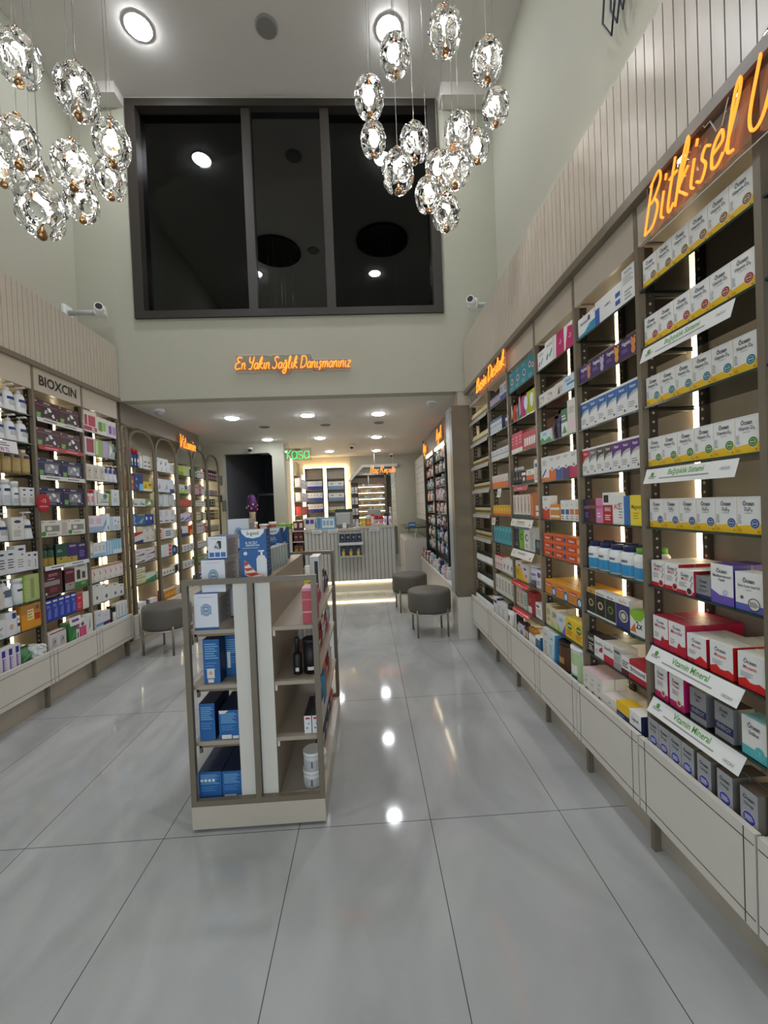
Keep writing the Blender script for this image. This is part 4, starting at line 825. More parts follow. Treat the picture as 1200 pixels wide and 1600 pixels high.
fill(F, ZR[7], W, [(C(.06, .13, .06, 'c9c2ae', [('l', .2, .2, .8, .8, 'dg', 5)], 'c', 'c'), 2, 'grey beige carton'), (C(.07, .13, .06, 'c4d0cc', [('r', .8, 0, 1, 1, '3a7a6a'), ('l', .1, .2, .7, .8, 'dg', 5)], 'w', 'gd'), 1, 'white and green carton'), (C(.11, .15, .06, 'a0141c', [('o', .3, .6, .14, 'd04040'), ('r', .0, .0, .5, .3, 'w')], '7a1016', 'r'), 1, 'deep red carton'), (C(.1, .1, .06, 'w', [('l', .1, .2, .8, .6, 's', 4), ('r', .1, .7, .5, .85, 'p')], 'w', 'ow'), 1, 'white carton at right end')], sh(7, b))
amp = B(.018, .13, '4a1c14', 'k', [(.2, .6, 'c', .7)], .5, .22, 'dropper_bottle')
fill(F, .44, W, [(C(.05, .145, .05, 'ow', [('r', .3, .2, .5, .9, 'dg')], 'dk'), 1, 'white and black narrow carton'), (amp, 1, 'dark brown bottle, black cap, by the carton'), (C(.09, .1, .05, 'ccc8d8', [('o', .6, .4, .2, 'b'), ('l', .1, .6, .8, .85, 's', 2)], 'ow', 'dk'), 1, 'pale lilac carton'), (amp, 2, 'small dark red bottle'), (B(.02, .12, 'dcd8d0', 'b87a2a', [(.1, .6, 'w', 1.)], .8, .3, 'capped_bottle'), 3, 'white bottle, amber cap'), (C(.07, .1, .05, '4a6a80', [('r', 0, .8, 1, 1, 'w')], 'b', 'ow'), 1, 'slate blue carton')], sh(-1, b), y=-.015)
strip('red shelf strip under the slim black bottles', F, .10, ZR[3]-.012, .26, .035, 'b01c2c', [('r', .25, .4, .65, .6, 'pk')])
strip('white shelf strip under the red striped slim cartons', F, .03, ZR[4]-.012, .40, .055, 'ow', [('r', .3, .5, .65, .7, '8a9a6a'), ('r', .25, .25, .7, .35, 's'), ('o', .1, .5, .02, 'dg'), ('o', .9, .3, .02, 'dg')])
strip('white shelf strip under the lime green carton', F, .03, ZR[5]-.006, .40, .06, 'ow', [('r', .3, .5, .65, .7, 's'), ('o', .1, .5, .02, 'dg'), ('o', .9, .3, .02, 'dg')], .4)
for zz, nm in ((ZR[6], 'glossy red curled strip under the yellow box with white top'), (ZR[7], 'glossy red curled strip under the deep red carton')):
    m = MB(); n = 10; vs = []
    for i in range(n+1): a = -PI*.15+PI*.8*i/n; vs += [(.05, -.03*math.sin(a)-.004, .02*math.cos(a)-.03), (.35, -.03*math.sin(a)-.004, .02*math.cos(a)-.03)]
    m.add(vs, [(2*i, 2*i+1, 2*i+3, 2*i+2) for i in range(n)], mat('c01424', .15), True); m.quad([(.14, -.0345, -.04), (.27, -.0345, -.04), (.27, -.0345, -.03), (.14, -.0345, -.03)], 'pk')
    tag(m.obj('shelf_strip', None, F(0, 0, zz), F.rz), nm, 'shelf label'); LABELS.append(nm)

# ---------------------------------------------------------------- fifth and sixth right bays
F, W, b = FRB[4], YRB[5]-YRB[4], RN[4]
drk = B(.02, .125, '2a1c30', 'k', [(.15, .6, 'b0a8b8', .9)], .5, .2, 'dark_bottle')
fill(F, ZR[0], W, [(drk, 6, 'tall dark bottle, grey label', {'dp': 1}), (C(.075, .13, .05, 'b9bccc', [('r', 0, 0, 1, .35, '27348a'), ('l', .2, .5, .8, .85, 'dg', 4)], 'n'), 2, 'grey box with blue foot')], sh(0, b))
fill(F, ZR[1], W, [(C(.06, .115, .04, 'c9d0d8', [('r', 0, .8, 1, 1, '27507a'), ('o', .5, .5, .2, '3a6a9a'), ('l', .2, .1, .8, .3, 's', 2)], 'n'), 5, 'pale blue carton with dark top'), (None, .08), (C(.07, .075, .05, '2a1c20', [('r', .1, .6, .9, .9, 'ow')], 'k'), 1, 'small black carton')], sh(1, b))
fill(F, ZR[2], W, [(C(.1, .085, .05, 'cfd4d8', [('r', 0, .4, 1, .5, '6a8aa0'), ('l', .1, .6, .8, .85, 's', 2)], 'gr'), 4, 'pale grey blue carton')], sh(2, b))
fill(F, ZR[3], W, [(C(.06, .105, .05, 'dcd4cc', [('r', 0, 0, 1, .45, 'dd6a1c'), ('q', [(.2, .5), (.8, .9), (.8, .8), (.3, .45)], 'm')], 'o', 'ow'), 6, 'white and orange slim carton'), (C(.05, .1, .05, '3a6a6a', [('r', 0, 0, 1, .3, 'm')]), 1, 'teal carton with pink foot')], sh(3, b))
fill(F, ZR[4], W, [(C(.058, .088, .06, 'd9a414', [('o', .5, .6, .25, 'e8c848'), ('r', 0, 0, 1, .22, 'c8641c')], 'am', 'e0b83a'), 7, 'golden yellow carton')], sh(4, b))
fill(F, ZR[5], W, [(C(.075, .135, .05, '3a9aa8', [('r', .1, .8, .6, .92, 'aq'), ('r', .4, .3, .6, .7, '1f7a88'), ('l', .15, .08, .8, .2, 'aq', 2)], 't', 'aq'), 6, 'turquoise carton')], sh(5, b))
fill(F, ZR[6], W, [(C(.07, .115, .06, 'dcccc4', [('o', .5, .85, .2, 'r', .5), ('r', .1, .3, .9, .5, 'pk'), ('l', .2, .1, .8, .25, 'dg', 2)], 'ow', 'r'), 3, 'white and pink carton, red lid'), (C(.085, .105, .06, 'dcdcd8', [('o', .5, .5, .2, '5a7a9a'), ('l', .1, .2, .8, .4, 's', 3)], 'ow', 'ow'), 3, 'white carton with blue grey dot')], sh(6, b))
fill(F, ZR[7], W, [(C(.075, .15, .06, 'cfcdc0', [('l', .2, .25, .8, .85, 'dg', 6)], 'c', 'c'), 6, 'grey white tall carton')], sh(7, b))
fill(F, .44, W, [(C(.09, .16, .06, 'dcd8e0', [('r', .1, .7, .9, .85, '3a1c50'), ('l', .1, .2, .7, .5, 's', 4)], 'n', 'ow'), 1, 'white carton with dark violet band'), (C(.10, .14, .06, 'd8dce0', [('l', .1, .2, .8, .8, 's', 6)], 'ow', 'ow'), 2, 'white printed carton'), (CAN(.062, .17, 'dde0dc', '1c2420', [(.1, .6, 'w', .8), (.3, .55, 'r', .25), (.0, .2, 'lg', 1.2)], 'powder_tin', .16), 1, 'white and green tin with black lid')], sh(-1, b), y=-.015)
strip('small white price tag under the orange slim cartons', F, .22, ZR[3]-.012, .09, .07, 'ow', [('l', .2, .2, .8, .8, 'dg', 3)], .15)
strip('small white price tag under the golden yellow cartons', F, .05, ZR[4]-.012, .09, .07, 'ow', [('r', .0, .85, 1, 1, 'r'), ('l', .2, .2, .8, .7, 'dg', 3)], .15)
F, W, b = FRB[5], YRB[6]-YRB[5], RN[5]
oil = B(.016, .085, 'd2c99e', 'e0d6b4', [(.2, .5, '8a7a4a', 1.)], .45, .18, 'oil_bottle', False)
oil2 = B(.016, .095, 'b9ab78', '17130e', [(.2, .45, '6a5a30', 1.)], .5, .28, 'oil_bottle', False)
oil3 = B(.018, .1, 'd5d5d0', '131316', [(.1, .5, 'w', 1.2)], .55, .36, 'dropper_bottle', False)
for i in range(9):
    p = (oil, oil, oil2, oil2, oil2, oil2, oil3, oil3, oil3)[i]
    d = {0: 'tiny cream capped oil bottle', 2: 'tiny dark oil bottle', 6: 'white dropper bottle, black cap'}[0 if i < 2 else 2 if i < 6 else 6]
    fill(F, ZR[i] if i < 8 else .44, W, [(p, 12 if i < 6 else 10, d, {'dp': 1})], sh(i if i < 8 else -1, b), y=.012 if i < 8 else -.01)
    if i < 6: strip('grey shelf edge strip on the %s shelf, sixth right bay' % ORD[i], F, .02, ZR[i]+.004, W-.04, .034, 'a9a7a6', [('l', .1, .3, .9, .7, 's', 1)], .2)

# ---------------------------------------------------------------- left wall bays
F, W, b = FLB[0], YLB[1]-YLB[0], LN[0]
lab = [(.40, .50, '1f3470', .75), (.20, .36, 'b9bcc0', .6)]
pw = PUMP(.072, .215, 'e3e5e6', lab); 
fill(F, ZL[0], W, [(pw, 5, 'white pump bottle, navy label')], sh(0, b))
fill(F, ZL[1], W, [(pw, 5, 'white pump bottle, navy label')], sh(1, b))
amb_ = B(.042, .185, 'a88f58', 'e4e4e0', [(.62, .74, '27345e', .7), (.1, .5, 'b59c66', 1.)], .6, .16, 'amber_bottle', True, .02, .1)
fill(F, ZL[2], W, [(amb_, 6, 'honey coloured bottle, white cap')], sh(2, b))
wb = B(.034, .185, 'dfe3e6', 'e6e6e4', [(.55, .66, '1f3470', .7), (.1, .4, 'c2c8d0', .8)], .8, .16, 'lotion_bottle')
bl = B(.036, .175, '9fb4c4', '2a4a7a', [(.1, .5, '8aa4b8', 1.)], .8, .14, 'lotion_bottle')
must = C(.055, .135, .05, 'dfe0e2', [('o', .5, .85, .26, '1f3470', .45), ('r', .35, .55, .65, .62, 'dg'), ('l', .15, .15, .85, .45, 's', 4)], 'ow', 'w')
fill(F, ZL[3], W, [(bl, 2, 'blue grey lotion bottle'), (wb, 2, 'white lotion bottle'), (B(.028, .175, 'dfe2e4', 'e6e6e4', [(.1, .3, 'b9bcc8', .8), (.45, .52, '27345e', .6)], .9, .2, 'lotion_bottle'), 1, 'slim white lotion bottle'), (must, 2, 'white carton with navy heart')], sh(3, b))
fill(F, ZL[4], W, [(C(.07, .16, .06, 'dfe0e2', [('o', .5, .82, .3, '1f3470', .4), ('l', .15, .15, .85, .6, 's', 5)], 'ow', 'w'), 2, 'white carton with navy oval'), (PUMP(.075, .20, 'e2e4e6', lab), 1, 'white pump bottle before the cartons'), (C(.08, .165, .06, 'e2ded8', [('o', .5, .8, .3, '1f3470', .45), ('o', .6, .55, .05, 'r'), ('l', .15, .15, .85, .45, 's', 4)], 'ow', 'w'), 1, 'white carton with navy heart and red dot'), (PUMP(.08, .205, 'e2e4e8', [(.4, .5, '27345e', .7)]), 1, 'white pump bottle at right end')], sh(4, b))
fill(F, ZL[5], W, [(PUMP(.07, .19, 'e0e2e4', lab), 1, 'white pump bottle at left end'), (C(.07, .165, .06, 'd9dde2', [('o', .5, .82, .3, '1f3470', .35), ('l', .15, .2, .85, .65, 'dg', 4)], 'ow', 'w'), 3, 'pale carton with navy oval'), (C(.09, .19, .06, 'dfe1e6', [('o', .55, .85, .28, '1f3470', .35), ('o', .65, .65, .08, 'dg'), ('l', .2, .15, .85, .5, 's', 4)], 'ow', 'w'), 1, 'tall white carton with navy oval'), (C(.055, .13, .05, 'dfe0e4', [('o', .5, .85, .25, '4a2a5a', .45), ('l', .2, .2, .8, .6, 's', 4)], 'ow', 'w'), 1, 'short white carton with plum oval'), (C(.05, .13, .05, 'd9dde6', [('o', .5, .82, .26, '1f3470', .7), ('r', .4, .1, .6, .6, 's')], 'ow', 'w'), 1, 'short white carton with navy drop')], sh(5, b))
fill(F, ZL[6], W, [(C(.07, .14, .06, 'd9cfc0', [('o', .5, .75, .25, 'r', .4), ('l', .15, .2, .85, .55, 's', 5)], 'ow', 'ow'), 2, 'cream carton with red oval'), (PUMP(.072, .2, 'dfe3e8', [(.35, .6, '5a6a80', .6), (.5, .55, '1f3470', .7)]), 1, 'white pump bottle with grey print'), (B(.03, .185, 'dfe2e6', 'e4e4e4', [(.5, .58, '2a2a3a', .6)], .9, .16, 'lotion_bottle'), 1, 'slim white bottle with black band'), (C(.10, .195, .06, 'a9bb78', [('r', .38, .1, .62, .85, '8a9c5a'), ('l', .1, .1, .32, .8, 'b9c890', 6)], 'lg', 'c9d4a0'), 1, 'pale green carton')], sh(6, b))
fill(F, ZL[7], W, [(C(.11, .125, .06, 'dcdde0', [('q', [(.3, .5), (.6, .45), (.8, .62), (.5, .56)], 's'), ('l', .1, .1, .8, .3, 's', 2)], 'ow', 'w'), 2, 'white carton with grey swirl'), (C(.1, .165, .06, 'dcdfe6', [('r', .6, .68, .95, .92, '27346e'), ('o', .5, .35, .2, 'sk')], 'ow', 'w'), 1, 'tall white carton with navy square'), (B(.022, .12, 'dfe0e2', 'e4e4e4', [(.4, .6, '2a2a3a', .6)], .9, .2, 'lotion_bottle'), 1, 'tiny white bottle'), (C(.2, .185, .06, 'd9921c', [('r', .0, .62, 1, 1, 'b07a3a'), ('r', .3, .36, .62, .78, 'e8dca0'), ('l', .32, .4, .6, .76, 'gd', 3), ('r', .66, .3, .95, .58, 'b02a1c'), ('o', .82, .8, .08, 'dg')], 'c47f18', 'd99a3a'), 1, 'golden baby care carton')], sh(7, b))
fill(F, .41, W, [(C(.055, .17, .06, 'dcd8e6', [('r', .3, .66, .8, .92, '27208a'), ('r', .35, .08, .6, .62, '8a5aa8'), ('l', .65, .1, .9, .6, 's', 5)], 'ow', 'w'), 5, 'white carton with violet print'), (None, .01), (POUCH(.12, .12, .10, '3f7a4a', [('q', [(.1, .2), (.8, .5), (.7, .6), (.1, .3)], '6aa870')], 'wipes_pack'), 1, 'green wipes pack'), (None, .10)], sh(-1, b), y=-.01)
def crumple(label, x, z, w, h, d, c):
    rnd = random.Random(3); bm = bmesh.new(); bmesh.ops.create_cube(bm, size=1); bmesh.ops.subdivide_edges(bm, edges=bm.edges[:], cuts=5, use_grid_fill=True)
    for v in bm.verts:
        k = 1-.35*abs(v.co.x)*2*abs(v.co.z)
        v.co = Vector((x+(v.co.x+.5)*w+rnd.uniform(-.006, .006), .0+(v.co.y+.5)*d+rnd.uniform(-.008, .008), z+(v.co.z+.5)*h*k+.03*math.sin(v.co.x*9)*h*4*.3+rnd.uniform(-.005, .005)))
    m = MB(); m.bm(bm, c, False); o = m.obj('plastic_bag', None, F(0, -.02, 0), F.rz); LABELS.append(label); tag(o, label, 'bag')
crumple('crumpled white plastic bag on the nearest left drawer, beside the green pack', .405, .425, .12, .09, .16, mat('d9dedd', .2))
strip('white price card reading 229,90 TL on the first left bay', F, .10, ZL[1]-.012, .27, .085, 'e6dfe4', [('t', .5, .08, .32, '7a1a5a', '229,90 TL'), ('l', .2, .5, .8, .85, 'dg', 2)], .1)
def wob(label, x, z, r):
    m = MB(); m.lathe([(r, -.001), (r, .001)], mat('b01024', .3), 24)
    m2 = MB(); m2.disc(0, 0, r, mat('b01024', .3), 0, 28); m2.disc(0, 0, r, mat('b01024', .3), .003, 28)
    m2.text('-15', .0, .002, r*.42, 'w', -.0006); m2.quad([(-r*.6, -.0006, -r*.5), (r*.6, -.0006, -r*.5), (r*.6, -.0006, -r*.36), (-r*.6, -.0006, -r*.36)], 'pk')
    o = m2.obj('round_tag', None, FLB[1](x, -.012, z), F.rz); LABELS.append(label); tag(o, label, 'sale tag')
wob('red round discount tag on the post between first and second left bays', .03, 1.575, .068)

F, W, b = FLB[1], YLB[2]-YLB[1], LN[1]
def gift(base, win):
    return C(.235, .145, .08, base, [('o', .06, .9, .025, 'ow'), ('t', .5, .84, .09, 'ow', 'BIOXCIN'), ('r', .05, .74, .95, .755, 's'), ('r', .28, .18, .86, .68, win), ('q', [(.5, .66), (.62, .68), (.7, .5), (.58, .45)], 'w'), ('q', [(.4, .5), (.5, .55), (.5, .35), (.38, .3)], 'gr'), ('q', [(.68, .3), (.76, .42), (.82, .2), (.74, .18)], 'w'), ('r', .05, .05, .24, .34, '3f8a3a'), ('l', .07, .09, .22, .3, 'lg', 2), ('l', .34, .05, .8, .14, 's', 1), ('o', .9, .14, .035, 's')], 'k', base, 'gift_set')
for i, (base, win, nm) in enumerate((('4a1020', '2a1418', 'maroon'), ('4a1020', '30181c', 'maroon'), ('1c1a4a', '8a8c98', 'midnight blue'), ('1c1a4a', '7a7c8a', 'midnight blue'))):
    fill(F, ZL[i], W, [(gift(base, win), 2, '%s shampoo gift set' % nm, {'cat': 'gift set'})], sh(i, b))
fill(F, ZL[4], W, [(C(.18, .13, .08, 'dcd9d0', [('o', .08, .9, .03, 'dg'), ('t', .55, .84, .09, 'dg', 'BIOXCIN'), ('r', .18, .3, .9, .68, '8a8a84'), ('o', .4, .5, .12, 'ow', .8), ('o', .12, .2, .11, '3f8a3a'), ('l', .3, .08, .8, .2, 'dg', 2)], 'c9c6bc', 'ow', 'gift_set'), 1, 'cream gift set, left one', {'cat': 'gift set'}), (C(.06, .125, .07, 'ccc8bc', [('l', .1, .1, .9, .9, 's', 8)], 'ow', 'ow'), 1, 'cream printed side carton'), (C(.18, .13, .08, 'dcd9d0', [('o', .08, .9, .03, 'dg'), ('t', .55, .84, .09, 'dg', 'BIOXCIN'), ('r', .18, .3, .9, .68, '8a8a84'), ('o', .4, .5, .12, 'ow', .8), ('o', .12, .2, .11, '3f8a3a'), ('l', .3, .08, .8, .2, 'dg', 2)], 'c9c6bc', 'ow', 'gift_set'), 1, 'cream gift set, right one', {'cat': 'gift set'})], sh(4, b))
fill(F, ZL[5], W, [(B(.036, .165, '1c4a34', '16301f', [(.02, .4, 'a88a3a', 1.1)], .8, .2, 'tonic_bottle'), 2, 'dark green bottle'), (C(.13, .16, .07, '1f4a3c', [('r', 0, 0, 1, .35, 'b0a03a'), ('o', .4, .26, .1, 'n', .5), ('l', .1, .6, .6, .75, 'aq', 2)], 'k', 'dk'), 1, 'dark green carton with yellow foot'), (C(.13, .16, .07, '3a2468', [('r', 0, 0, .9, .3, 'b0a03a'), ('t', .5, .8, .1, 'ow', 'BIOXCIN'), ('o', .35, .2, .1, 'r', .5)], 'k', 'dk'), 1, 'violet carton with yellow foot'), (C(.11, .155, .07, '2a2060', [('t', .5, .8, .1, 'ow', 'BIOXCIN'), ('l', .15, .2, .8, .6, 'vi', 4)], 'n', 'dk'), 1, 'indigo carton')], sh(5, b))
fill(F, ZL[6], W, [(C(.2, .205, .08, '4a1220', [('t', .5, .72, .1, 'pk', 'BIOXCIN'), ('r', 0, .36, .85, .54, '8f8f8c'), ('r', .3, .1, .7, .28, '7a3038'), ('o', .1, .08, .05, 'ow'), ('l', .2, .58, .7, .66, 'pk', 1)], 'k', '5a1626', 'gift_set'), 1, 'large maroon box with grey band'), (None, .03), (C(.12, .17, .08, '5a1424', [('t', .5, .82, .1, 'pk', 'BIOXCIN'), ('r', 0, 0, .95, .36, '9a9896'), ('o', .5, .25, .1, 'r', .6)], 'k', '5a1626'), 1, 'smaller maroon box with grey foot'), (C(.17, .21, .09, 'd4d3ca', [('t', .5, .84, .09, 'dg', 'BIOXCIN'), ('r', .15, .34, .42, .72, '2a3038'), ('r', .55, .34, .8, .62, '3a4048'), ('r', 0, 0, 1, .24, '2f7a3a'), ('l', .45, .08, .9, .2, 'lg', 2)], 'ow', 'ow', 'gift_set'), 1, 'white and green double bottle box')], sh(6, b))
fill(F, ZL[7], W, [(C(.06, .165, .06, '2434a0', [('r', .15, .86, .85, .94, 'w'), ('q', [(.3, .1), (.8, .1), (.8, .6), (.4, .5)], '5a70c8'), ('l', .2, .62, .8, .76, 'lb', 2)], 'n', '2a3cb0'), 5, 'royal blue slim carton'), (C(.07, .145, .06, 'c02030', [('o', .5, .75, .24, 'pk', .5), ('l', .2, .15, .7, .5, 'pk', 3)], 'r', 'pk'), 1, 'red slim carton'), (C(.07, .145, .06, 'd9d8d0', [], 'ow', 'ow'), 1, 'plain cream carton')], sh(7, b))
fill(F, .41, W, [(C(.09, .145, .06, 'd4cccc', [('r', .2, .2, .8, .7, 'b9b4b6'), ('q', [(.3, .3), (.7, .5), (.6, .6)], 'dg'), ('r', 0, .94, 1, 1, 'mr')], 'ow', 'ow'), 2, 'pale carton with maroon edge'), (None, .03), (C(.09, .17, .07, '2f7a3c', [('q', [(.2, .1), (.8, .6), (.9, .2)], '4f9a50')], '2a6a34', '3a8a48'), 1, 'green carton'), (C(.04, .09, .05, 'dcdcd8', [('r', .3, .2, .7, .7, 'dg')], 'ow', 'w'), 1, 'small white carton'), (C(.09, .16, .05, 'd4487a', [('r', 0, .62, 1, 1, 'dcd8d8'), ('o', .5, .75, .2, 'dg'), ('l', .3, .1, .5, .5, 'pk', 3)], 'pk', 'w'), 1, 'pink and white carton'), (C(.09, .18, .05, 'dcdcd8', [('q', [(.3, .2), (.6, .9), (.7, .4)], 's')], 'ow', 'w'), 1, 'white carton at right end')], sh(-1, b), y=-.01)
for i, (c, n_) in {0: ('d4d2cc', 'white'), 1: ('a81828', 'red'), 2: ('d4d2cc', 'white'), 5: ('d8dce0', 'white')}.items():
    strip('%s shelf edge strip on the %s shelf, second left bay' % (n_, ORD[i]), F, .02, ZL[i]+.004, W-.04, .034, c, [('r', .12, .4, .4, .62, 'dg' if n_ == 'white' else 'pk'), ('r', .58, .4, .85, .62, 'dg' if n_ == 'white' else 'pk')], .1)
strip('small white price card over the green carton, second left bay', F, .24, ZL[7]-.03, .14, .07, 'dcd4d8', [('r', .2, .4, .8, .7, 'p')], .2)

F, W, b = FLB[2], YLB[3]-YLB[2], LN[2]
def twin(c, c2): return C(.15, .19, .06, 'd9d4d2', [('r', 0, .84, 1, .98, 'ow'), ('r', .1, .3, .3, .8, c), ('r', .38, .3, .9, .8, c2), ('r', 0, .06, 1, .26, c), ('t', .72, .1, .14, 'w', '3lü')], c, 'ow', 'gift_set')
fill(F, ZL[0], W, [(twin('a01c34', 'b02038'), 1, 'crimson and white triple pack', {'cat': 'gift set'}), (C(.12, .165, .06, 'd4d8c4', [('r', 0, .84, 1, 1, 'ow'), ('r', .15, .2, .55, .74, '5a8a1c'), ('r', .6, .25, .9, .74, '8ab83a')], 'lg', 'ow', 'gift_set'), 1, 'lime green and white pack'), (C(.12, .16, .06, 'd0c4d8', [('r', 0, .8, 1, 1, 'ow'), ('r', .2, .2, .5, .7, '6a3a8a'), ('r', .6, .2, .95, .7, 'a880c0')], 'vi', 'ow', 'gift_set'), 1, 'lilac and white pack')], sh(0, b))
fill(F, ZL[1], W, [(C(.12, .165, .06, 'd4c8c8', [('r', .2, .15, .9, .9, '9a2a40')], 'ow', 'ow'), 1, 'crimson fronted carton'), (C(.10, .16, .06, '8ab05a', [('r', .1, .1, .4, .9, 'c4d4a0')], 'lg', 'lg'), 1, 'leaf green carton'), (C(.06, .16, .06, 'b9a0c8', [], 'vi', 'ow'), 1, 'lilac carton'), (POUCH(.13, .16, .05, 'b9c8c4', [('q', [(.1, .1), (.5, .5), (.3, .9)], 'w'), ('q', [(.5, .5), (.9, .9), (.95, .4)], '3a4a48')]), 1, 'silvery foil pouch')], sh(1, b))
fill(F, ZL[2], W, [(C(.08, .15, .05, 'd8d2c4', [('l', .15, .12, .85, .85, 's', 7), ('o', .6, .6, .1, 'dg')], 'ow', 'ow'), 3, 'white patterned carton'), (PUMP(.055, .17, 'd9dae4', [(.5, .72, '3a3a9a', .9)]), 3, 'white bottle, violet blue label')], sh(2, b))
fill(F, ZL[3], W, [(B(.02, .15, 'e0dcd8', 'c01c2c', [(.2, .6, 'pk', .6)], .9, .2, 'lotion_bottle'), 2, 'white bottle, red cap'), (C(.06, .15, .05, 'dcd9d4', [('r', .4, .1, .6, .85, 's')], 'ow', 'ow'), 1, 'white grey striped carton'), (C(.1, .12, .06, 'd4dcd8', [('o', .6, .75, .25, '3a7a70'), ('r', 0, .25, 1, .32, 'dg'), ('l', .1, .4, .9, .55, 'dg', 2)], 'ow', 'ow'), 1, 'white and green carton'), (B(.018, .15, '8a9a2a', '5a6a1a', [], .9, .2, 'lotion_bottle'), 1, 'olive green bottle'), (C(.1, .16, .06, 'd0d8dc', [('o', .5, .7, .08, 'dg'), ('l', .2, .2, .8, .5, 's', 4)], 'ow', 'ow'), 1, 'pale grey carton')], sh(3, b))
fill(F, ZL[4], W, [(C(.10, .155, .06, 'd8d8e0', [('r', 0, 0, 1, .34, '9ab0cc'), ('l', .1, .5, .8, .85, 'pk', 4)], 'ow', 'ow'), 2, 'white carton with blue foot'), (C(.05, .16, .05, 'c8d8e4', [('q', [(0, .3), (1, .8), (1, .5), (0, .1)], '5aa0c4')], 'lb', 'ow'), 1, 'white carton with blue slash'), (C(.05, .17, .05, 'dce0e4', [('r', .3, .1, .6, .3, 'r')], 'ow', 'ow'), 1, 'slim white carton with red mark'), (C(.05, .14, .05, 'a8cce0', [], 'lb', 'ow'), 1, 'sky blue carton'), (C(.12, .14, .06, 'd8dade', [('o', .3, .7, .07, 'dg'), ('o', .7, .6, .07, 'n'), ('l', .1, .1, .9, .4, 's', 3)], 'ow', 'ow'), 1, 'white carton with two dots')], sh(4, b))
fill(F, ZL[5], W, [(PUMP(.05, .15, 'd8dce4', [(.1, .3, '8ab8dc', 1.)]), 1, 'white flask with blue foot'), (C(.055, .13, .05, 'd8dce0', [('r', 0, 0, 1, .25, '8ac0e0'), ('l', .2, .4, .8, .8, 's', 3)], 'ow', 'ow'), 3, 'white carton with pale blue foot'), (C(.04, .135, .05, 'c4dcec', [('r', .3, 0, .7, 1, '5ab0d8')], 'lb', 'ow'), 3, 'blue striped slim carton'), (C(.14, .145, .06, '7ab4d4', [('r', 0, 0, 1, .3, 'd4dce4'), ('r', .2, .3, .25, .9, 'w'), ('r', .5, .3, .55, .9, 'w'), ('r', .8, .3, .85, .9, 'w')], 'lb', 'lb'), 1, 'sky blue striped carton')], sh(5, b))
fill(F, ZL[6], W, [(C(.055, .14, .05, 'd8d4d0', [('q', [(.2, .2), (.7, .5), (.3, .8), (.6, .4)], 'r'), ('r', 0, .88, 1, 1, 'b07a60'), ('l', .2, .05, .8, .2, 's', 2)], 'ow', 'c'), 6, 'white carton with red flourish')], sh(6, b))
fill(F, ZL[7], W, [(C(.1, .185, .07, 'd2d4d4', [('r', .4, .9, .7, .95, 'dg'), ('o', .5, .3, .12, '4a5058', 1.4)], 'b9bab8', 'ow'), 1, 'tall white box with oval mark'), (C(.1, .15, .07, 'd2d4d4', [('r', .4, .88, .7, .94, 'dg'), ('o', .5, .3, .14, '4a5058', 1.4)], 'b9bab8', 'ow'), 1, 'medium white box with oval mark'), (C(.09, .14, .07, 'd2d4d4', [('r', .4, .88, .7, .94, 'dg'), ('o', .6, .3, .14, '4a5058', 1.4)], 'b9bab8', 'ow'), 1, 'smaller white box with oval mark'), (C(.07, .11, .06, 'd2d4d4', [('r', .4, .85, .7, .93, 'dg'), ('o', .5, .3, .16, '4a5058', 1.4)], 'b9bab8', 'ow'), 1, 'smallest white box with oval mark')], sh(7, b))
fill(F, .41, W, [(C(.1, .17, .06, 'd0d4dc', [('r', 0, .2, 1, .34, '6a9ac0'), ('q', [(.3, .8), (.7, .88), (.5, .7)], 's')], 'ow', 'ow'), 1, 'white carton with blue band'), (C(.1, .15, .06, 'd4d0d8', [('r', 0, .16, 1, .36, '4a2460'), ('o', .4, .75, .07, 's')], 'ow', 'ow'), 1, 'white carton with violet band'), (B(.028, .17, '15151a', 'k', [(.3, .5, 'dk', .8)], .6, .25, 'black_bottle'), 1, 'black bottle'), (B(.026, .15, 'd8d8d8', 'k', [], .8, .3, 'black_bottle'), 1, 'white bottle with black top'), (C(.055, .175, .05, 'd4d8dc', [('r', 0, 0, 1, .2, 'lb'), ('r', .4, .25, .6, .9, 's')], 'ow', 'ow'), 3, 'slim white carton, grey stripe')], sh(-1, b), y=-.01)

# ---------------------------------------------------------------- arched bays (rear left)
def arow(k, i, items): fill(FAB[k], ZA[i] if i < 7 else .366, YA[k+1]-YA[k], items, sh(i if i < 7 else -1, AN[k]), .042, .036)
wg = lambda P, c='d8dadc', w=.1, h=.13: C(w, h, .07, c, P, 'ow', 'ow')
arow(0, 1, [(C(.05, .2, .06, '4a2a14', [('r', .1, .3, .9, .6, 'd07a28'), ('r', .1, .1, .9, .25, 'c4481c')]), 1, 'brown and orange carton')])
arow(0, 2, [(C(.06, .075, .06, '1c7a2a', []), 1, 'small green carton')])
arow(0, 3, [(C(.08, .1, .06, 'c8c0b8', [('r', .1, .3, .9, .6, 'dg')]), 1, 'grey white carton')])
arow(0, 4, [(C(.08, .11, .06, 'c8a8a8', [('q', [(0, .6), (1, .9), (1, 1), (0, 1)], 'r'), ('o', .5, .2, .3, 'k')]), 1, 'red topped carton')])
arow(0, 5, [(C(.09, .045, .06, 'a89a88', [('r', .1, .3, .9, .6, 'c')], 'gd', 'c'), 1, 'beige flat carton', {'st': 3})])
arow(0, 6, [(C(.09, .06, .06, 'b9a878', [('r', 0, 0, 1, .2, 'lg')], 'c', 'c'), 1, 'yellow beige flat carton', {'st': 3})])
blu = B(.028, .21, '1c2a6a', 'c41c24', [(.3, .5, 'w', .5), (.12, .26, 'lb', .5)], .7, .2, 'spray_bottle')
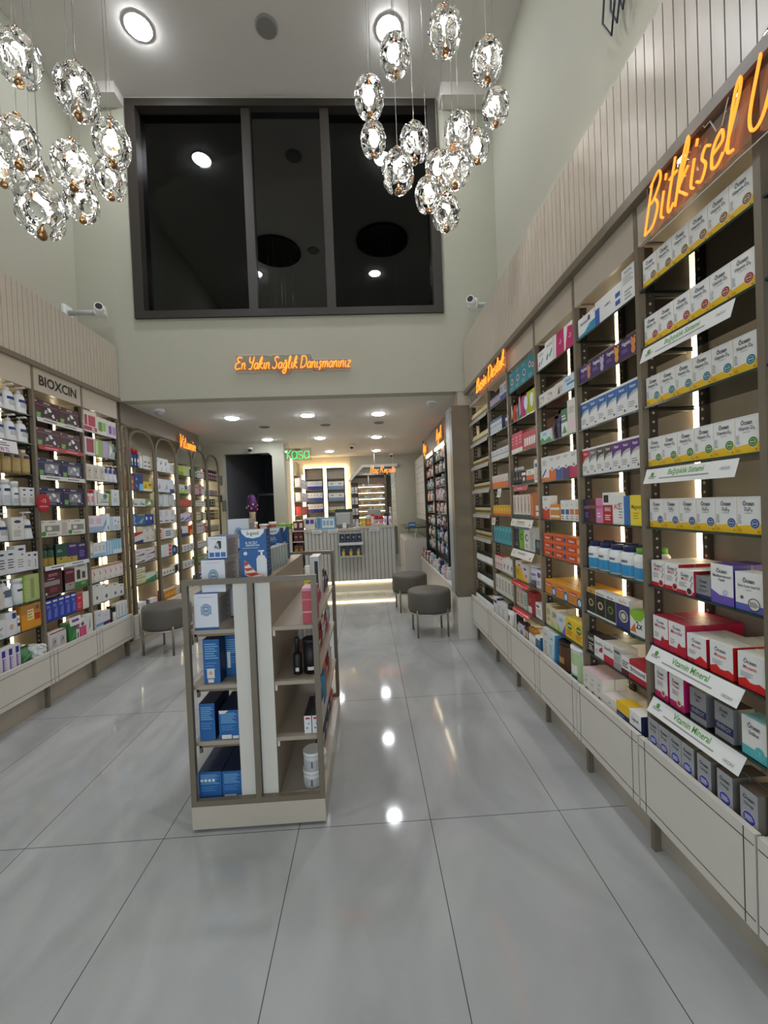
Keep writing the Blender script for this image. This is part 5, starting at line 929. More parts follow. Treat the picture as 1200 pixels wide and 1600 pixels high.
arow(1, 0, [(blu, 4, 'blue spray bottle, red top'), (B(.035, .19, 'd4dcdc', 'e0c4b8', [(.3, .7, 'w', 1.)], .6, .16, 'spray_bottle'), 1, 'white spray bottle'), (C(.08, .16, .05, 'cfcfc8', [('r', .2, .2, .8, .3, 'dg'), ('r', .2, .5, .8, .6, 'dg')], 'ow'), 2, 'white carton with dark bars')])
arow(1, 1, [(C(.08, .16, .06, 'a8452a', [('r', .1, .5, .9, .7, 'd8c23a'), ('r', .1, .1, .9, .3, 'd87a5a')]), 1, 'rust and yellow carton'), (C(.17, .19, .06, '1c2f74', [('q', [(.55, 0), (1, 0), (1, .45), (.6, .4)], 'lb'), ('o', .3, .68, .08, 'lb'), ('q', [(.2, .3), (.5, .1), (.4, .2), (.25, .4)], 'lb')]), 1, 'big navy and sky blue box'), (C(.17, .11, .06, 'd8c41c', [('r', 0, 0, 1, .25, 'ow'), ('q', [(.1, .3), (.3, .8), (.4, .4)], 'am'), ('r', .6, .6, .9, .8, 'dg')]), 1, 'yellow and white box')])
arow(1, 2, [(wg([('q', [(.1, .2), (.6, .8), (.5, .3)], 's'), ('r', .5, .2, .9, .4, '3a8a7a')], 'd0d8d4', .13, .09), 2, 'white box with teal corner'), (wg([('q', [(.1, .2), (.6, .8), (.8, .3)], 'w')], '7a9a5a', .14, .085), 1, 'green and white box')])
arow(1, 3, [(wg([('o', .4, .6, .3, 'lb'), ('l', .1, .1, .9, .3, 'w', 2)], '2a5aa8', .13, .13), 1, 'bright blue pack'), (wg([('q', [(.1, .2), (.9, .8), (.6, .2)], '8ab8c8')], '3a6a90', .16, .11), 1, 'steel blue pack'), (wg([('o', .4, .6, .2, 'w')], '24459a', .1, .12), 2, 'royal blue pack')])
arow(1, 4, [(wg([('q', [(0, .55), (1, .9), (1, 1), (0, 1)], 'r'), ('q', [(0, 0), (1, 0), (1, .3), (0, .1)], 'n')], 'd4d4d4', .22, .12), 1, 'red white and navy box'), (wg([('o', .5, .7, .06, 'r'), ('q', [(.6, .2), (.9, .4), (.8, .8)], '7a9a8a')], 'd0d0c8', .12, .105), 2, 'white box with green leaf', {'st': 2})])
arow(1, 5, [(wg([('q', [(0, 0), (1, .35), (1, .1), (0, 0)], '4a1a2a'), ('r', .1, .6, .6, .75, 's')], 'd4d0d4', .24, .075), 2, 'long white carton with maroon wave', {'st': 2})])
arow(1, 6, [(wg([('r', 0, 0, 1, .3, 'b0a82a'), ('r', .1, .5, .7, .7, 's')], 'd0ccc8', .22, .06), 1, 'long white carton with yellow foot', {'st': 3}), (wg([('q', [(0, 0), (1, 0), (1, .6), (0, .3)], '2f8a5a')], 'c8d8d0', .22, .09), 1, 'white and green long carton')])
arow(1, 7, [(wg([('o', .6, .5, .1, 'n'), ('l', .1, .1, .5, .8, 's', 4)], 'd0d4d8', .12, .1), 2, 'white box with navy dot'), (B(.045, .1, '3a3c6a', '2a2c4a', [], .8, .2, 'round_jar'), 1, 'indigo round jar'), (wg([('l', .2, .3, .9, .5, 'n', 1)], 'd4d8dc', .18, .09), 1, 'long white box')])
arow(2, 0, [(wg([('q', [(.2, .6), (.7, .9), (.4, .5)], 'dg'), ('q', [(.4, .1), (.6, .5), (.5, .1)], 'dg')], 'd4d8d8', .125, .175), 3, 'white carton with black script'), (wg([('r', .3, .3, .8, .8, 'b9bcc0')], 'd4d8d8', .14, .14), 1, 'shiny white carton')])
arow(2, 1, [(wg([('q', [(.3, .2), (.6, .7), (.7, .3)], 's')], 'd0d4dc', .2, .17), 2, 'white carton with grey figure'), (wg([('r', 0, 0, 1, .3, '2a4aa8')], 'd0d4e0', .13, .17), 1, 'white carton with blue foot')])
arow(2, 2, [(wg([('o', .5, .5, .28, '9aa8a8', 1.3), ('o', .5, .5, .2, 'b9c4c4', 1.3)], 'ccd4d4', .24, .16), 2, 'white carton with grey oval')])
arow(2, 3, [(wg([('r', .2, .12, .8, .2, 'dg'), ('r', .3, .5, .7, .9, 'b9bcc4')], 'd0d2d8', .17, .17), 3, 'white carton with dark bar')])
arow(2, 4, [(wg([('r', .3, .1, .6, .9, 'a03a3a'), ('o', .5, .4, .2, 'sk')], 'd4c4c0', .14, .14), 1, 'white and red carton'), (wg([('r', .2, .2, .8, .8, '2a3f6a'), ('l', .1, .1, .9, .9, 'w', 4)], 'd0d8dc', .22, .13), 1, 'white carton with navy grid'), (wg([], 'c8c0b8', .1, .1), 1, 'small beige carton')])
arow(2, 5, [(wg([('r', .75, .1, .95, .9, 'c03a3a')], 'd0d4d8', .3, .05), 1, 'flat white carton, red end', {'st': 3}), (wg([('o', .5, .5, .25, 'lb')], '1f3a6a', .12, .12), 1, 'navy carton')])
arow(2, 6, [(wg([('o', .5, .5, .2, 'dg')], 'd4d4d0', .08, .07), 5, 'little white carton, dark dot'), (wg([], '1f2448', .09, .09), 1, 'dark blue lump carton')])
orj = B(.03, .12, 'c07a20', 'd8c4a0', [(.2, .6, 'e8b04a', .8)], .8, .2, 'honey_jar')
arow(2, 7, [(B(.03, .14, '8a1a24', '5a1018', [], .6, .3, 'red_bottle'), 1, 'dark red bottle'), (None, .05), (orj, 5, 'amber honey jar'), (C(.08, .12, .05, 'd4c8b8', []), 1, 'beige carton')])
arow(3, 0, [(wg([('r', 0, 0, 1, .4, '7a9a20')], 'a8c43a', .13, .14), 2, 'lime carton'), (wg([('l', .2, .1, .8, .9, 'lg', 5)], 'c4c8a0', .08, .15), 3, 'pale striped carton')])
arow(3, 1, [(wg([('q', [(0, 0), (1, 0), (1, .4), (.5, .2), (0, .5)], '8ac020'), ('q', [(.2, .4), (.5, .7), (.6, .5)], 'k')], 'd4d8d0', .13, .13), 2, 'white carton with lime foot'), (wg([('r', .2, .5, .8, .9, '4a4a9a')], 'a0c878', .13, .13), 1, 'green and violet carton'), (wg([('o', .5, .5, .3, 'pk')], 'd0d4d0', .1, .12), 1, 'white carton, pink dot')])
arow(3, 2, [(wg([('r', .3, 0, .5, 1, 'd88a7a')], 'b04838', .05, .10), 9, 'brick red slim carton')])
arow(3, 3, [(wg([('q', [(0, .1), (1, .6), (1, .3), (0, 0)], '5a6ab0')], 'd0c8dc', .2, .11), 2, 'lilac carton with blue wave'), (wg([('q', [(0, .2), (1, .8), (1, .5)], 'p')], 'd4b8c8', .12, .13), 1, 'pink carton')])
arow(3, 4, [(wg([], '3a2030', .1, .1), 1, 'dark plum carton'), (wg([('r', 0, 0, 1, .25, '3a3a9a')], 'd8dae0', .1, .13), 2, 'white carton, indigo foot'), (wg([('r', .4, 0, 1, .6, 'e09a20')], 'c0301c', .15, .13), 1, 'red and orange carton')])
arow(3, 5, [(wg([('o', .5, .5, .3, 'k'), ('o', .5, .5, .18, 'w')], 'd4d8d8', .1, .09), 4, 'white carton with black ring')])
arow(3, 6, [(wg([('o', .5, .5, .25, 's')], 'd0d4d0', .11, .09), 4, 'white carton, grey ring')])
arow(3, 7, [(wg([('r', .5, .1, .9, .9, 'd07a9a')], 'd4d0d4', .2, .08), 2, 'white and rose carton')])
for k, rows in ((4, [[('2a7a6a', 2), ('d8ccd0', 3)], [('c8a0a8', 3), ('7a2a34', 1), ('d4d4d4', 2)], [('d8dad4', 5)], [('d8d4b8', 4), ('3a2a20', 1), ('d8dca8', 2)], [('d8d0cc', 4), ('a03a4a', 1)], [('d4d4d4', 5)], [('6a8a4a', 4), ('d0d0c8', 2)], [('2a4a8a', 2), ('d4d4d8', 3)]]),
                (5, [[('5a2a4a', 5)], [('8a9ac8', 2), ('4a3a6a', 3), ('8a5a4a', 2)], [('3a3a34', 3), ('e0d4a8', 1)], [('3a3020', 3), ('b0883a', 2)], [('8a8a84', 5)], [('d4d4d0', 4)], [('3a6a5a', 4)], [('c8c8d4', 4)]])):
    CNN = {'2a7a6a': 'teal', 'd8ccd0': 'pinkish white', 'c8a0a8': 'rose', '7a2a34': 'wine red', 'd4d4d4': 'white', 'd8dad4': 'off white', 'd8d4b8': 'cream', '3a2a20': 'dark brown', 'd8dca8': 'pale lime', 'd8d0cc': 'pale pink', 'a03a4a': 'crimson', '6a8a4a': 'green', 'd0d0c8': 'grey white',
           '2a4a8a': 'blue', 'd4d4d8': 'cool white', '5a2a4a': 'plum', '8a9ac8': 'lavender blue', '4a3a6a': 'violet', '8a5a4a': 'brown', '3a3a34': 'black', 'e0d4a8': 'straw', '3a3020': 'dark amber', 'b0883a': 'gold', '8a8a84': 'grey', 'd4d4d0': 'white', '3a6a5a': 'sea green', 'c8c8d4': 'lilac white'}
    for i, r in enumerate(rows):
        arow(k, i, [(C(.09, .09+.03*((i*7+j*3+k) % 3), .06, c, [('l', .15, .15, .85, .5, 's' if c[0] in 'cde' else 'c', 3), ('r', .2, .65, .8, .8, 'dg' if c[0] in 'cde' else 'ow')]), n, '%s carton' % CNN[c]) for j, (c, n) in enumerate(r)])

# ================================================================ GONDOLA in the aisle
GX0, GX1, GY0, GY1, GT = -.847, -.246, 1.867, 2.895, 1.147
t = thing('display_gondola', 'taupe framed double sided display gondola standing in the aisle', 'display stand', (GX0, GY0, 0))
gw, gd = GX1-GX0, GY1-GY0; f = .024
MB().box(0, 0, .015, gw, gd, .118, M_BEIGE).obj('base', t)
for x in (.03, gw-.07):
    for y in (.03, gd-.07): MB().lathe([(.02, 0), (.02, .016)], 'k', 12, (x+.02, y+.02, 0)).obj('foot', t)
for x in (0, gw-f):
    for y in (0, gd-f): MB().box(x, y, .118+f, x+f, y+f, GT-f, M_TAUPE).obj('frame_post', t)
for y in (0, gd-f):
    MB().box(0, y, GT-f, gw, y+f, GT, M_TAUPE).obj('frame_rail', t); MB().box(0, y, .118, gw, y+f, .118+f, M_TAUPE).obj('frame_rail', t)
for y in (0, gd-f): MB().box(.29, y, .118+f, .29+f, y+f, GT-f, M_TAUPE).obj('centre_post', t)
m = MB(); m.box(.218, f+.004, .118, .288, gd-f, GT-.012, M_GSH, front=M_OFFW); m.obj('spine_panel', t)
m = MB(); m.box(.316, f+.004, .118, .386, gd-f, GT-.012, M_GSH, front=M_OFFW); m.obj('spine_panel', t)
MB().box(.288, .05, GT-.03, .316, gd-.05, GT-.013, M_BEIGE).obj('spine_top', t)
GZ = [.91, .655, .395]
for z in GZ:
    MB().box(.012, .035, z-.018, .218, gd-.035, z, M_GSH).obj('shelf', t); MB().box(.386, .035, z-.018, gw-.012, gd-.035, z, M_GSH).obj('shelf', t)
    for y in (.04, gd-.055):
        m = MB(); m.box(.03, y, z-.055, .042, y+.012, z-.018, M_TAUPE); m.box(.03, y, z-.03, .218, y+.012, z-.018, M_TAUPE); m.obj('shelf_bracket', t)
        m = MB(); m.box(.388, y, z-.045, .398, y+.012, z-.018, M_OFFW); m.obj('shelf_bracket', t)
def gp(p, label, x, y, z, rz=0., cat=None, name=None, group=None): return put(p, label, (x, y, z+.0006), rz, group, 1., name, cat)
def device(face): return face
mon = C(.108, .165, .17, 'dfe0e6', [('r', 0, 0, 1, .06, '2a5a9c'), ('r', .2, .9, .8, .91, 'pk'), ('o', .5, .55, .22, '8fa6bc', 1.25), ('r', .28, .42, .72, .66, '8fa6bc'), ('o', .5, .56, .15, 'a9bccc', 1.1), ('r', .4, .5, .6, .64, '6a8098'), ('r', .43, .54, .57, .61, 'b9c8d4'), ('l', .06, .68, .3, .69, 's', 1)], 'c3bfbc', '2a5a9c', 'monitor_carton', 'box', ('7a7674', 12))
mon2 = C(.108, .15, .17, 'dfe0e6', [('r', .2, .9, .8, .91, 'pk'), ('o', .5, .52, .22, '8fa6bc', 1.25), ('o', .5, .53, .15, 'a9bccc', 1.1), ('r', .4, .47, .6, .62, '6a8098'), ('r', .43, .51, .57, .58, 'b9c8d4')], 'c3bfbc', '2a5a9c', 'monitor_carton', 'box', ('7a7674', 12))
arm = C(.085, .105, .17, 'e4e5ea', [('r', 0, 0, 1, .05, '2a5a9c'), ('r', .06, .1, .32, .3, '3a6ab0'), ('r', .37, .1, .63, .3, '3a6ab0'), ('r', .68, .1, .94, .3, '3a6ab0'), ('q', [(.3, .5), (.55, .82), (.72, .8), (.72, .5), (.62, .42)], 'dk'), ('q', [(.33, .42), (.36, .66), (.55, .72), (.62, .44)], 'c9cad0'), ('o', .42, .55, .06, 'dg'), ('o', .52, .5, .04, 'k'), ('r', .2, .9, .8, .92, 's')], 'bdbab8', '2a5a9c', 'monitor_carton', 'box', ('7a7674', 12))
m4 = C(.115, .175, .12, 'dfe0e6', [('r', 0, 0, 1, .08, '2a5a9c'), ('o', .5, .56, .21, '8fa6bc', 1.3), ('o', .5, .57, .15, 'a9bccc', 1.1), ('r', .4, .5, .6, .66, '6a8098')], 'c3bfbc', 'gr', 'monitor_carton', 'box', ('7a7674', 12))
gp(mon, 'white monitor carton on the gondola top shelf, lower of the front pair', -.812, 1.91, GZ[0])
gp(mon2, 'white monitor carton on the gondola, stacked on the front lower one', -.780, 1.93, GZ[0]+.167)
gp(arm, 'white carton with arm cuff picture, topmost of the gondola front stack', -.748, 1.94, GZ[0]+.167+.152)
gp(mon, 'white monitor carton behind the gondola front lower one', -.80, 2.10, GZ[0]); gp(mon2, 'white monitor carton behind the gondola front upper one', -.775, 2.11, GZ[0]+.167)
gp(mon, 'rear bottom white monitor carton on the gondola', -.79, 2.30, GZ[0]); gp(mon2, 'rear middle white monitor carton on the gondola', -.785, 2.30, GZ[0]+.167)
gp(m4, 'highest white monitor carton, on the rear gondola stack', -.780, 2.32, GZ[0]+.167+.152-.0)
BGB = '1f5f9e'
bg = C(.125, .225, .075, BGB, [('q', [(.06, 1), (.1, .92), (.25, .84), (.5, .81), (.75, .84), (.9, .92), (.94, 1)], 'w'), ('t', .5, .885, .075, 'dg', 'b-good'), ('t', .44, .70, .045, 'w', 'EL VE CİLT', 'c'), ('t', .48, .65, .035, 'w', 'DEZENFEKTANI', 'c'), ('r', .1, .61, .7, .617, 'w'), ('o', .2, .5, .07, 'w'), ('q', [(.6, 0), (.98, 0), (.98, .36), (.9, .45), (.68, .45), (.6, .38)], 'e4e4e6'), ('r', .76, .45, .84, .53, 'e4e4e6'), ('r', .68, .53, .9, .56, 'e4e4e6'),
     ('q', [(.14, .06), (.3, .0), (.86, .0), (.88, .04), (.62, .09), (.42, .2), (.3, .3), (.16, .36)], 'e0b09c'), ('q', [(.13, .28), (.2, .24), (.32, .29), (.2, .34)], 'c4402a'), ('q', [(.13, .22), (.22, .17), (.4, .21), (.33, .26)], 'f0e4de'), ('q', [(.13, .19), (.24, .13), (.46, .16), (.4, .2)], 'c4402a'), ('q', [(.14, .12), (.3, .07), (.56, .11), (.47, .15)], 'f0e4de'), ('q', [(.16, .08), (.4, .02), (.68, .06), (.56, .1)], 'c4402a'), ('q', [(.3, .0), (.5, .0), (.84, .03), (.7, .055)], 'f0e4de')], '0f2f5e', '17406e', 'sanitizer_carton', 'box', ('3a6a9e', 9))
gp(bg, 'blue sanitizer carton standing at the front of the gondola spine', -.605, 1.95, GT-.0115)
def plainblue(w, h, d, extra=()): return C(w, h, d, '1f5f9e', [('l', .1, .55, .9, .92, '7ab0d8', 7), ('l', .1, .3, .8, .5, '4a8ac0', 3)]+list(extra), '16284e', '12294e', 'sanitizer_carton')
back = plainblue(.075, .205, .12, [('r', .2, .12, .65, .34, 'ow'), ('o', .42, .24, .12, 'sk'), ('r', .25, .02, .6, .1, 'ow')])
gp(back, 'blue carton with baby photo on the second left gondola shelf', -.786, 1.92, GZ[1]); gp(plainblue(.075, .195, .11, [('r', .1, .2, .3, .6, 'w')]), 'dark blue carton behind the baby photo one', -.712, 2.0, GZ[1])
gp(plainblue(.07, .172, .2), 'narrow blue carton on the third left gondola shelf', -.812, 1.91, GZ[2])
gp(plainblue(.092, .135, .2, [('r', .12, .02, .6, .16, 'ow'), ('r', .66, .02, .95, .12, 'ow'), ('q', [(.0, 1), (.5, 1), (.3, .9), (.05, .88)], 'ow')]), 'wide blue carton with barcode on the third left gondola shelf', -.724, 1.91, GZ[2])
gp(plainblue(.105, .13, .25, [('o', .15, .7, .06, 'w'), ('o', .32, .7, .06, 'w'), ('o', .49, .7, .06, 'w'), ('o', .66, .7, .06, 'w')]), 'blue carton with four white dots at the gondola bottom', -.830, 1.91, .118)
gp(plainblue(.09, .128, .25, [('r', .1, .02, .7, .16, 'ow'), ('r', .75, .02, .98, .12, 'ow')]), 'blue carton with barcode at the gondola bottom', -.722, 1.91, .118)
# the spine top: rows of grey cartons and a second blue pair
sl = C(.05, .115, .03, 'b9c0c0', [('l', .15, .3, .85, .9, 's', 5), ('r', .1, .05, .9, .2, '8a9a9a')], 'a4acac', 'c9cccc', 'grey_carton')
for i in range(6): gp(sl, 'slim grey carton on the gondola spine, %s from the front' % ORD[i], -.545+.004*i, 2.12+.055*i, GT-.0115, 0, None, None, 'slim grey cartons on the gondola spine')
bg2 = [(-.615, 2.47), (-.60, 2.58)]
for (x, y), nm in zip(bg2, ('blue sanitizer carton on the rear gondola spine, nearer one', 'blue sanitizer carton on the rear gondola spine, farther one')): put(bg, nm, (x, y, GT-.011), 0, None, .75, None, None, .9)
sprout = MB()
for nm, x in (('green topped round jar at the right end of the left counter, left one', -1.53), ('green topped round jar at the right end of the left counter, right one', -1.39)):
    gp(B(.06, .15, 'c8d8b0', '8ac43a', [(.3, .6, '4a9a3a', .8)], .9, .3, 'green_jar'), nm, x, 6.95, 1.0656)
# right half of the gondola
gp(C(.07, .11, .03, 'd8dcdc', [('l', .1, .1, .9, .9, 's', 4)], 'c0c4c4', 'd8d8d8', 'grey_carton'), 'faint white carton at the back of the right gondola shelf', -.39, 2.5, GZ[0])
gp(B(.022, .25, 'd8c81c', 'e6e6d8', [(.15, .5, 'e8dc6a', .8)], .6, .25, 'yellow_bottle'), 'yellow bottle with white top on the right gondola shelf', -.335, 2.06, GZ[0])
gp(C(.062, .165, .12, 'b84a52', [('r', 0, .3, 1, .34, 'd8a0a0'), ('r', 0, .66, 1, .68, 'd8a0a0'), ('r', .0, .92, 1, 1, 'pk')], 'a03c46', 'e8c4c4', 'red_carton'), 'rosy red carton on the right gondola shelf behind the post', -.322, 1.93, GZ[0])
for i in range(3): gp(B(.018, .16, 'd4d4d2', 'e0e0de', [(.0, .3, '8a6a5a', 1.2)], .4, .3, 'white_dropper'), 'white nozzle bottle in the second right gondola shelf, %s from left' % ORD[i], -.43+.05*i, 2.35, GZ[1], 0, None, None, 'white nozzle bottles on the gondola')
gp(B(.021, .175, '141416', '17171a', [(.1, .2, 'ow', .4)], .45, .4, 'black_bottle'), 'slim black bottle on the second right gondola shelf', -.385, 1.96, GZ[1])
gp(CAN(.038, .165, '141416', '1a1a1c', [(.12, .22, 'ow', .4)], 'black_tin'), 'wide black tin on the second right gondola shelf', -.338, 1.96, GZ[1])
for i in range(2): gp(C(.033, .082, .2, 'e2e0e0', [('r', .2, .8, .8, .9, 'r'), ('o', .4, .3, .12, 'dg'), ('o', .6, .55, .1, 'dg')], 'b9b9b9', '2a2a2c', 'slim_carton'), 'slim white carton with red mark, %s one on the third right shelf' % ('left', 'right')[i], -.335+.037*i, 1.92, GZ[2])
gp(C(.05, .15, .1, '3a7aa0', [], '2a6a90', '4a8ab0', 'blue_carton'), 'blue carton deeper on the third right gondola shelf', -.32, 2.2, GZ[2])
tub = CAN(.045, .085, 'd9dad9', 'e6e6e4', [(.1, .6, 'gr', .9), (.2, .55, 'dg', .08)], 'white_tub', .2)
for i in range(2): gp(tub, '%s round white tub at the gondola bottom right' % ('lower', 'upper')[i], -.358+.004*i, 1.93, .118+.0857*i)
gp(tub, 'round white tub behind the stacked pair', -.35, 2.05, .118)
# goods along the right face of the gondola
rndg = random.Random(11)
pal = [('8a1c2c', 'wine red'), ('b0b4b8', 'silver grey'), ('24246a', 'indigo'), ('d0d0cc', 'white'), ('6a3a6a', 'plum'), ('e0602a', 'orange'), ('c02a6a', 'magenta'), ('3a4a5a', 'slate')]
for zi, z in enumerate(GZ+[.118]):
    for i in range(6):
        c, cn = pal[(i*3+zi*2) % 8]
        gp(POUCH(.12, .17-.03*((i+zi) % 3), .035, c, [('r', .2, .55, .8, .7, 'ow'), ('l', .2, .15, .7, .45, 's', 3)], 'blister_pack'), '%s pack facing the right aisle, %s gondola shelf, %s from front' % (cn, ['top', 'second', 'third', 'bottom'][zi], ORD[i]), -.285, 2.02+.145*i, z, PI/2)
gp(C(.05, .26, .16, 'cfd0d2', [('r', .5, .1, .9, .9, 'dk')], 'd8d8da', 'e6e6e6', 'device_carton'), 'tall white and black device pack at the top right gondola edge', -.34, 2.2+.16, GZ[0])

# ================================================================ STOOLS
def stool(label, x, y, rz, r=.24):
    t = thing('round_stool', label, 'stool', (x, y, 0), rz, 'round grey stools')
    MB().lathe([(r-.03, .262), (r-.008, .27), (r, .295), (r, .46), (r-.008, .485), (r-.03, .496), (0.001, .499)], M_FABRIC, 40, cap=False).obj('cushion', t)
    MB().lathe([(r-.02, .245), (r-.002, .248), (r-.002, .262), (r-.02, .264), (r-.02, .245)], mat('b9b4a8', .3, .5), 40, cap=False).obj('ring', t)
    MB().lathe([(r-.025, .252), (.001, .252)], 'dg', 40, cap=False).obj('underside', t)
    for k in range(4):
        a = PI/4+k*PI/2; q = (r-.004)
        MB().lathe([(.011, 0), (.012, .3)], M_LEGM, 12, (q*math.cos(a), q*math.sin(a), 0)).obj('leg', t)
stool('grey round stool nearest on the right, beside the pier', .655, 4.555, .05)
stool('grey round stool behind the right one, nearer the counter', .545, 5.62, .1)
stool('grey round stool by the arched bays, partly behind the gondola', -2.17, 4.44, -.15)

# ================================================================ COUNTER
M_SLATC = noisy('pale_grey_laminate', 'bdbcb4', 'c4c3bb', .4, 20)
def counter(label, x0, x1, zt, y0=6.88, d=.6):
    t = thing('service_counter', label, 'counter', (x0, y0, 0)); w = x1-x0
    m = MB(); m.box(0, .012, .20, w, d, zt-.04, M_GROOVE); n = max(1, int(w/.062)); p = w/n
    for i in range(n): m.box(i*p+.004, 0, .20, (i+1)*p-.004, .02, zt-.04, M_SLATC)
    m.obj('slatted_front', t)
    MB().box(0, -.02, zt-.04, w, d+.01, zt, M_BEIGE).obj('worktop', t)
    MB().box(.0, .10, 0, w, d, .20, M_SLATC).obj('plinth', t)
    MB().box(.0, .075, .165, w, .098, .185, M_LED).obj('light_strip', t)
    return t
counter('pale slatted service counter with lit plinth, left half of the main one', -1.07, -.135, 1.085)
counter('pale slatted service counter with lit plinth, taller right end', -.135, .45, 1.115)
counter('short slatted counter at the left, behind the gondola cartons', -2.0, -1.265, 1.065, 6.88, .5)
t = thing('open_shelf_unit', 'narrow open shelf unit between the two slatted counters', 'shelf', (-1.262, 6.9, 0))
MB().box(0, .3, 0, .19, .32, 1.08, M_BACK).obj('back_panel', t)
for z in (.1, .45, .68, .9, 1.08): MB().box(0, 0, z-.015, .19, .3, z, M_OFFW).obj('shelf', t)
for x in (0, .175): MB().box(x, 0, 0, x+.015, .3, .085, M_OFFW).obj('side', t)
def cp(p, label, x, z, y=6.95, group=None): return put(p, label, (x, y, z+.0006), 0, group)
cb_ = lambda c, w, h, P=(): C(w, h, .1, c, list(P), None, None, 'counter_carton')
for i, (c, z, nm) in enumerate((('5a1c2c', .9, 'dark red'), ('6a4424', .68, 'brown'), ('3a2830', .45, 'blackish'))):
    for j in range(2): cp(cb_(c, .072, .15, [('r', .2, .4, .8, .6, 'gd')]), '%s carton on the narrow open shelf, %s one' % (nm, ('left', 'right')[j]), -1.244+.08*j, z, 6.92)
for j, nm in enumerate(('left', 'right')): cp(cb_('5a2030', .08, .16, [('r', .2, .3, .8, .8, 'c')]), 'plum carton on top of the narrow open shelf, %s one' % nm, -1.25+.09*j, 1.08, 6.92)
# left counter goods
tb = lambda: B(.075, .15, 'b8562a', 'e6e4de', [(.1, .5, 'd8883a', 1.), (.5, .68, 'e8d8c0', .8)], .95, .25, 'supplement_tub')
cp(B(.06, .19, 'c8824a', 'e4e2da', [(.1, .45, 'd8c08a', .9), (.55, .72, 'w', .8)], .9, .25, 'supplement_tub'), 'tall orange and white tub on the left counter', -1.98, 1.065)
cp(tb(), 'broad orange tub with white lid in the middle of the left counter', -1.83, 1.065); cp(B(.06, .18, '9a3a24', 'e4e0da', [(.1, .5, 'c86a3a', .9)], .9, .25, 'supplement_tub'), 'dark orange tub on the left counter, right one', -1.67, 1.065)
t = thing('candy_display', 'tall paper wrapped bunch of colourful lollipops by the stairs', 'display', (-1.99, 7.2, 1.0655)); 
MB().lathe([(.06, 0), (.05, .3), (.055, .36)], mat('b9a48a', .6), 14).obj('holder', t)
MB().lathe([(.05, .36), (.085, .44), (.09, .52), (.07, .6), (.03, .66)], mat('4a1a5a', .4), 14).obj('wrapping', t)
for k in range(26):
    a = k*2.4; zz = .40+.009*k; rr = .088-.0016*k*(1 if k > 10 else .2)
    MB().ball((rr*math.cos(a), rr*math.sin(a)*.9, zz), .017, ['c8408a', 'd8a0d0', 'e0904a', '7a4ab0', 'e8d0e0', 'c03a3a'][k % 6]).obj('lollipop', t)
# main counter goods
cp(C(.17, .2, .12, 'cfd4d4', [('r', .1, .5, .45, .85, '3a2a8a'), ('r', .55, .5, .9, .85, '4a3a9a'), ('r', .1, .1, .9, .4, 'd8d8c8')], 'ow', 'w', 'counter_carton'), 'white and violet display box at the left of the main counter', -1.06, 1.085)
cp(C(.31, .2, .12, '6fa8d4', [('r', .3, .12, .95, .9, 'dfe6ea'), ('r', .35, .3, .48, .7, '8ab0c8'), ('r', .54, .3, .67, .7, '8ab0c8'), ('r', .73, .3, .88, .7, '8ab0c8'), ('r', .05, .1, .2, .9, '4a8ac8')], 'lb', 'w', 'counter_carton'), 'sky blue and white display box on the main counter', -.86, 1.085)
t = thing('computer_monitor', 'pale grey back of a monitor on the main counter', 'monitor', (-.42, 7.05, 1.085))
m = MB(); m.rbox(-.12, 0, .06, .12, .03, .26, 'b4b6b4', .008); m.obj('housing', t); MB().box(-.02, .03, 0, .02, .05, .12, 'dg').obj('stand', t); MB().box(-.08, 0, 0, .08, .1, .012, 'dg').obj('foot', t)
cp(C(.3, .05, .1, '1c2024', [('r', .05, .3, .95, .6, '2a4a4a')], 'k', 'k', 'dark_device'), 'long dark printer on top behind the monitor', -.56, 1.36, 7.2)
cp(C(.3, .274, .1, '8c8c88', [], None, None, 'device_stand'), 'grey stand carrying the long dark printer', -.56, 1.085, 7.2)
cp(B(.035, .09, 'dcdcda', 'e6e6e4', [], .8, .3, 'white_jar'), 'small white jar before the monitor', -.43, 1.085, 6.92)
for j, (c, nm, x) in enumerate((('d8d4e0', 'white and lilac', -.20), ('d0b020', 'yellow', -.13), ('c8c040', 'olive yellow', -.085))): cp(C(.05, .10+.015*j, .05, c, [('r', .2, .4, .8, .6, 'ow')], None, None, 'counter_carton'), '%s little box at the middle of the counter' % nm, x, 1.085 if x < -.15 else 1.115, 6.9)
cp(B(.045, .17, 'd8642a', 'e4e2de', [(.1, .5, 'e8a04a', .9)], .8, .35, 'supplement_tub'), 'orange bottle with white cap on the counter', -.035, 1.115, 6.92); cp(B(.035, .2, 'd8c8b8', 'd86a2a', [(.2, .6, 'e4e2de', .9)], .6, .2, 'supplement_tub'), 'white bottle with orange cap on the counter', .05, 1.115, 6.92)
for j in range(2): cp(B(.04, .17, 'dcd0d0', 'b8283a', [(.2, .5, 'pk', .8)], .8, .4, 'supplement_tub'), 'white bottle with red top on the counter, %s one' % ('left', 'right')[j], .125+.085*j-.02, 1.115, 6.92)
cp(C(.09, .2, .08, '23283a', [('r', .2, .3, .8, .7, '3a4a7a')], 'k', 'k', 'counter_carton'), 'dark navy carton at the right counter end', .29, 1.115, 6.98)
cp(B(.022, .3, 'd4d6d8', 'dcdcdc', [], .7, .2, 'white_bottle'), 'tall white bottle at the right counter end', .375, 1.115, 7.0)
for j in range(2): cp(TUBE(.055, .15, 'd8d4d6', 'e4e4e4', [(.3, .7, 'pk')]), 'white tube with pink print on the counter, %s one' % ('left', 'right')[j], .27+.085*j, 1.115, 6.87)
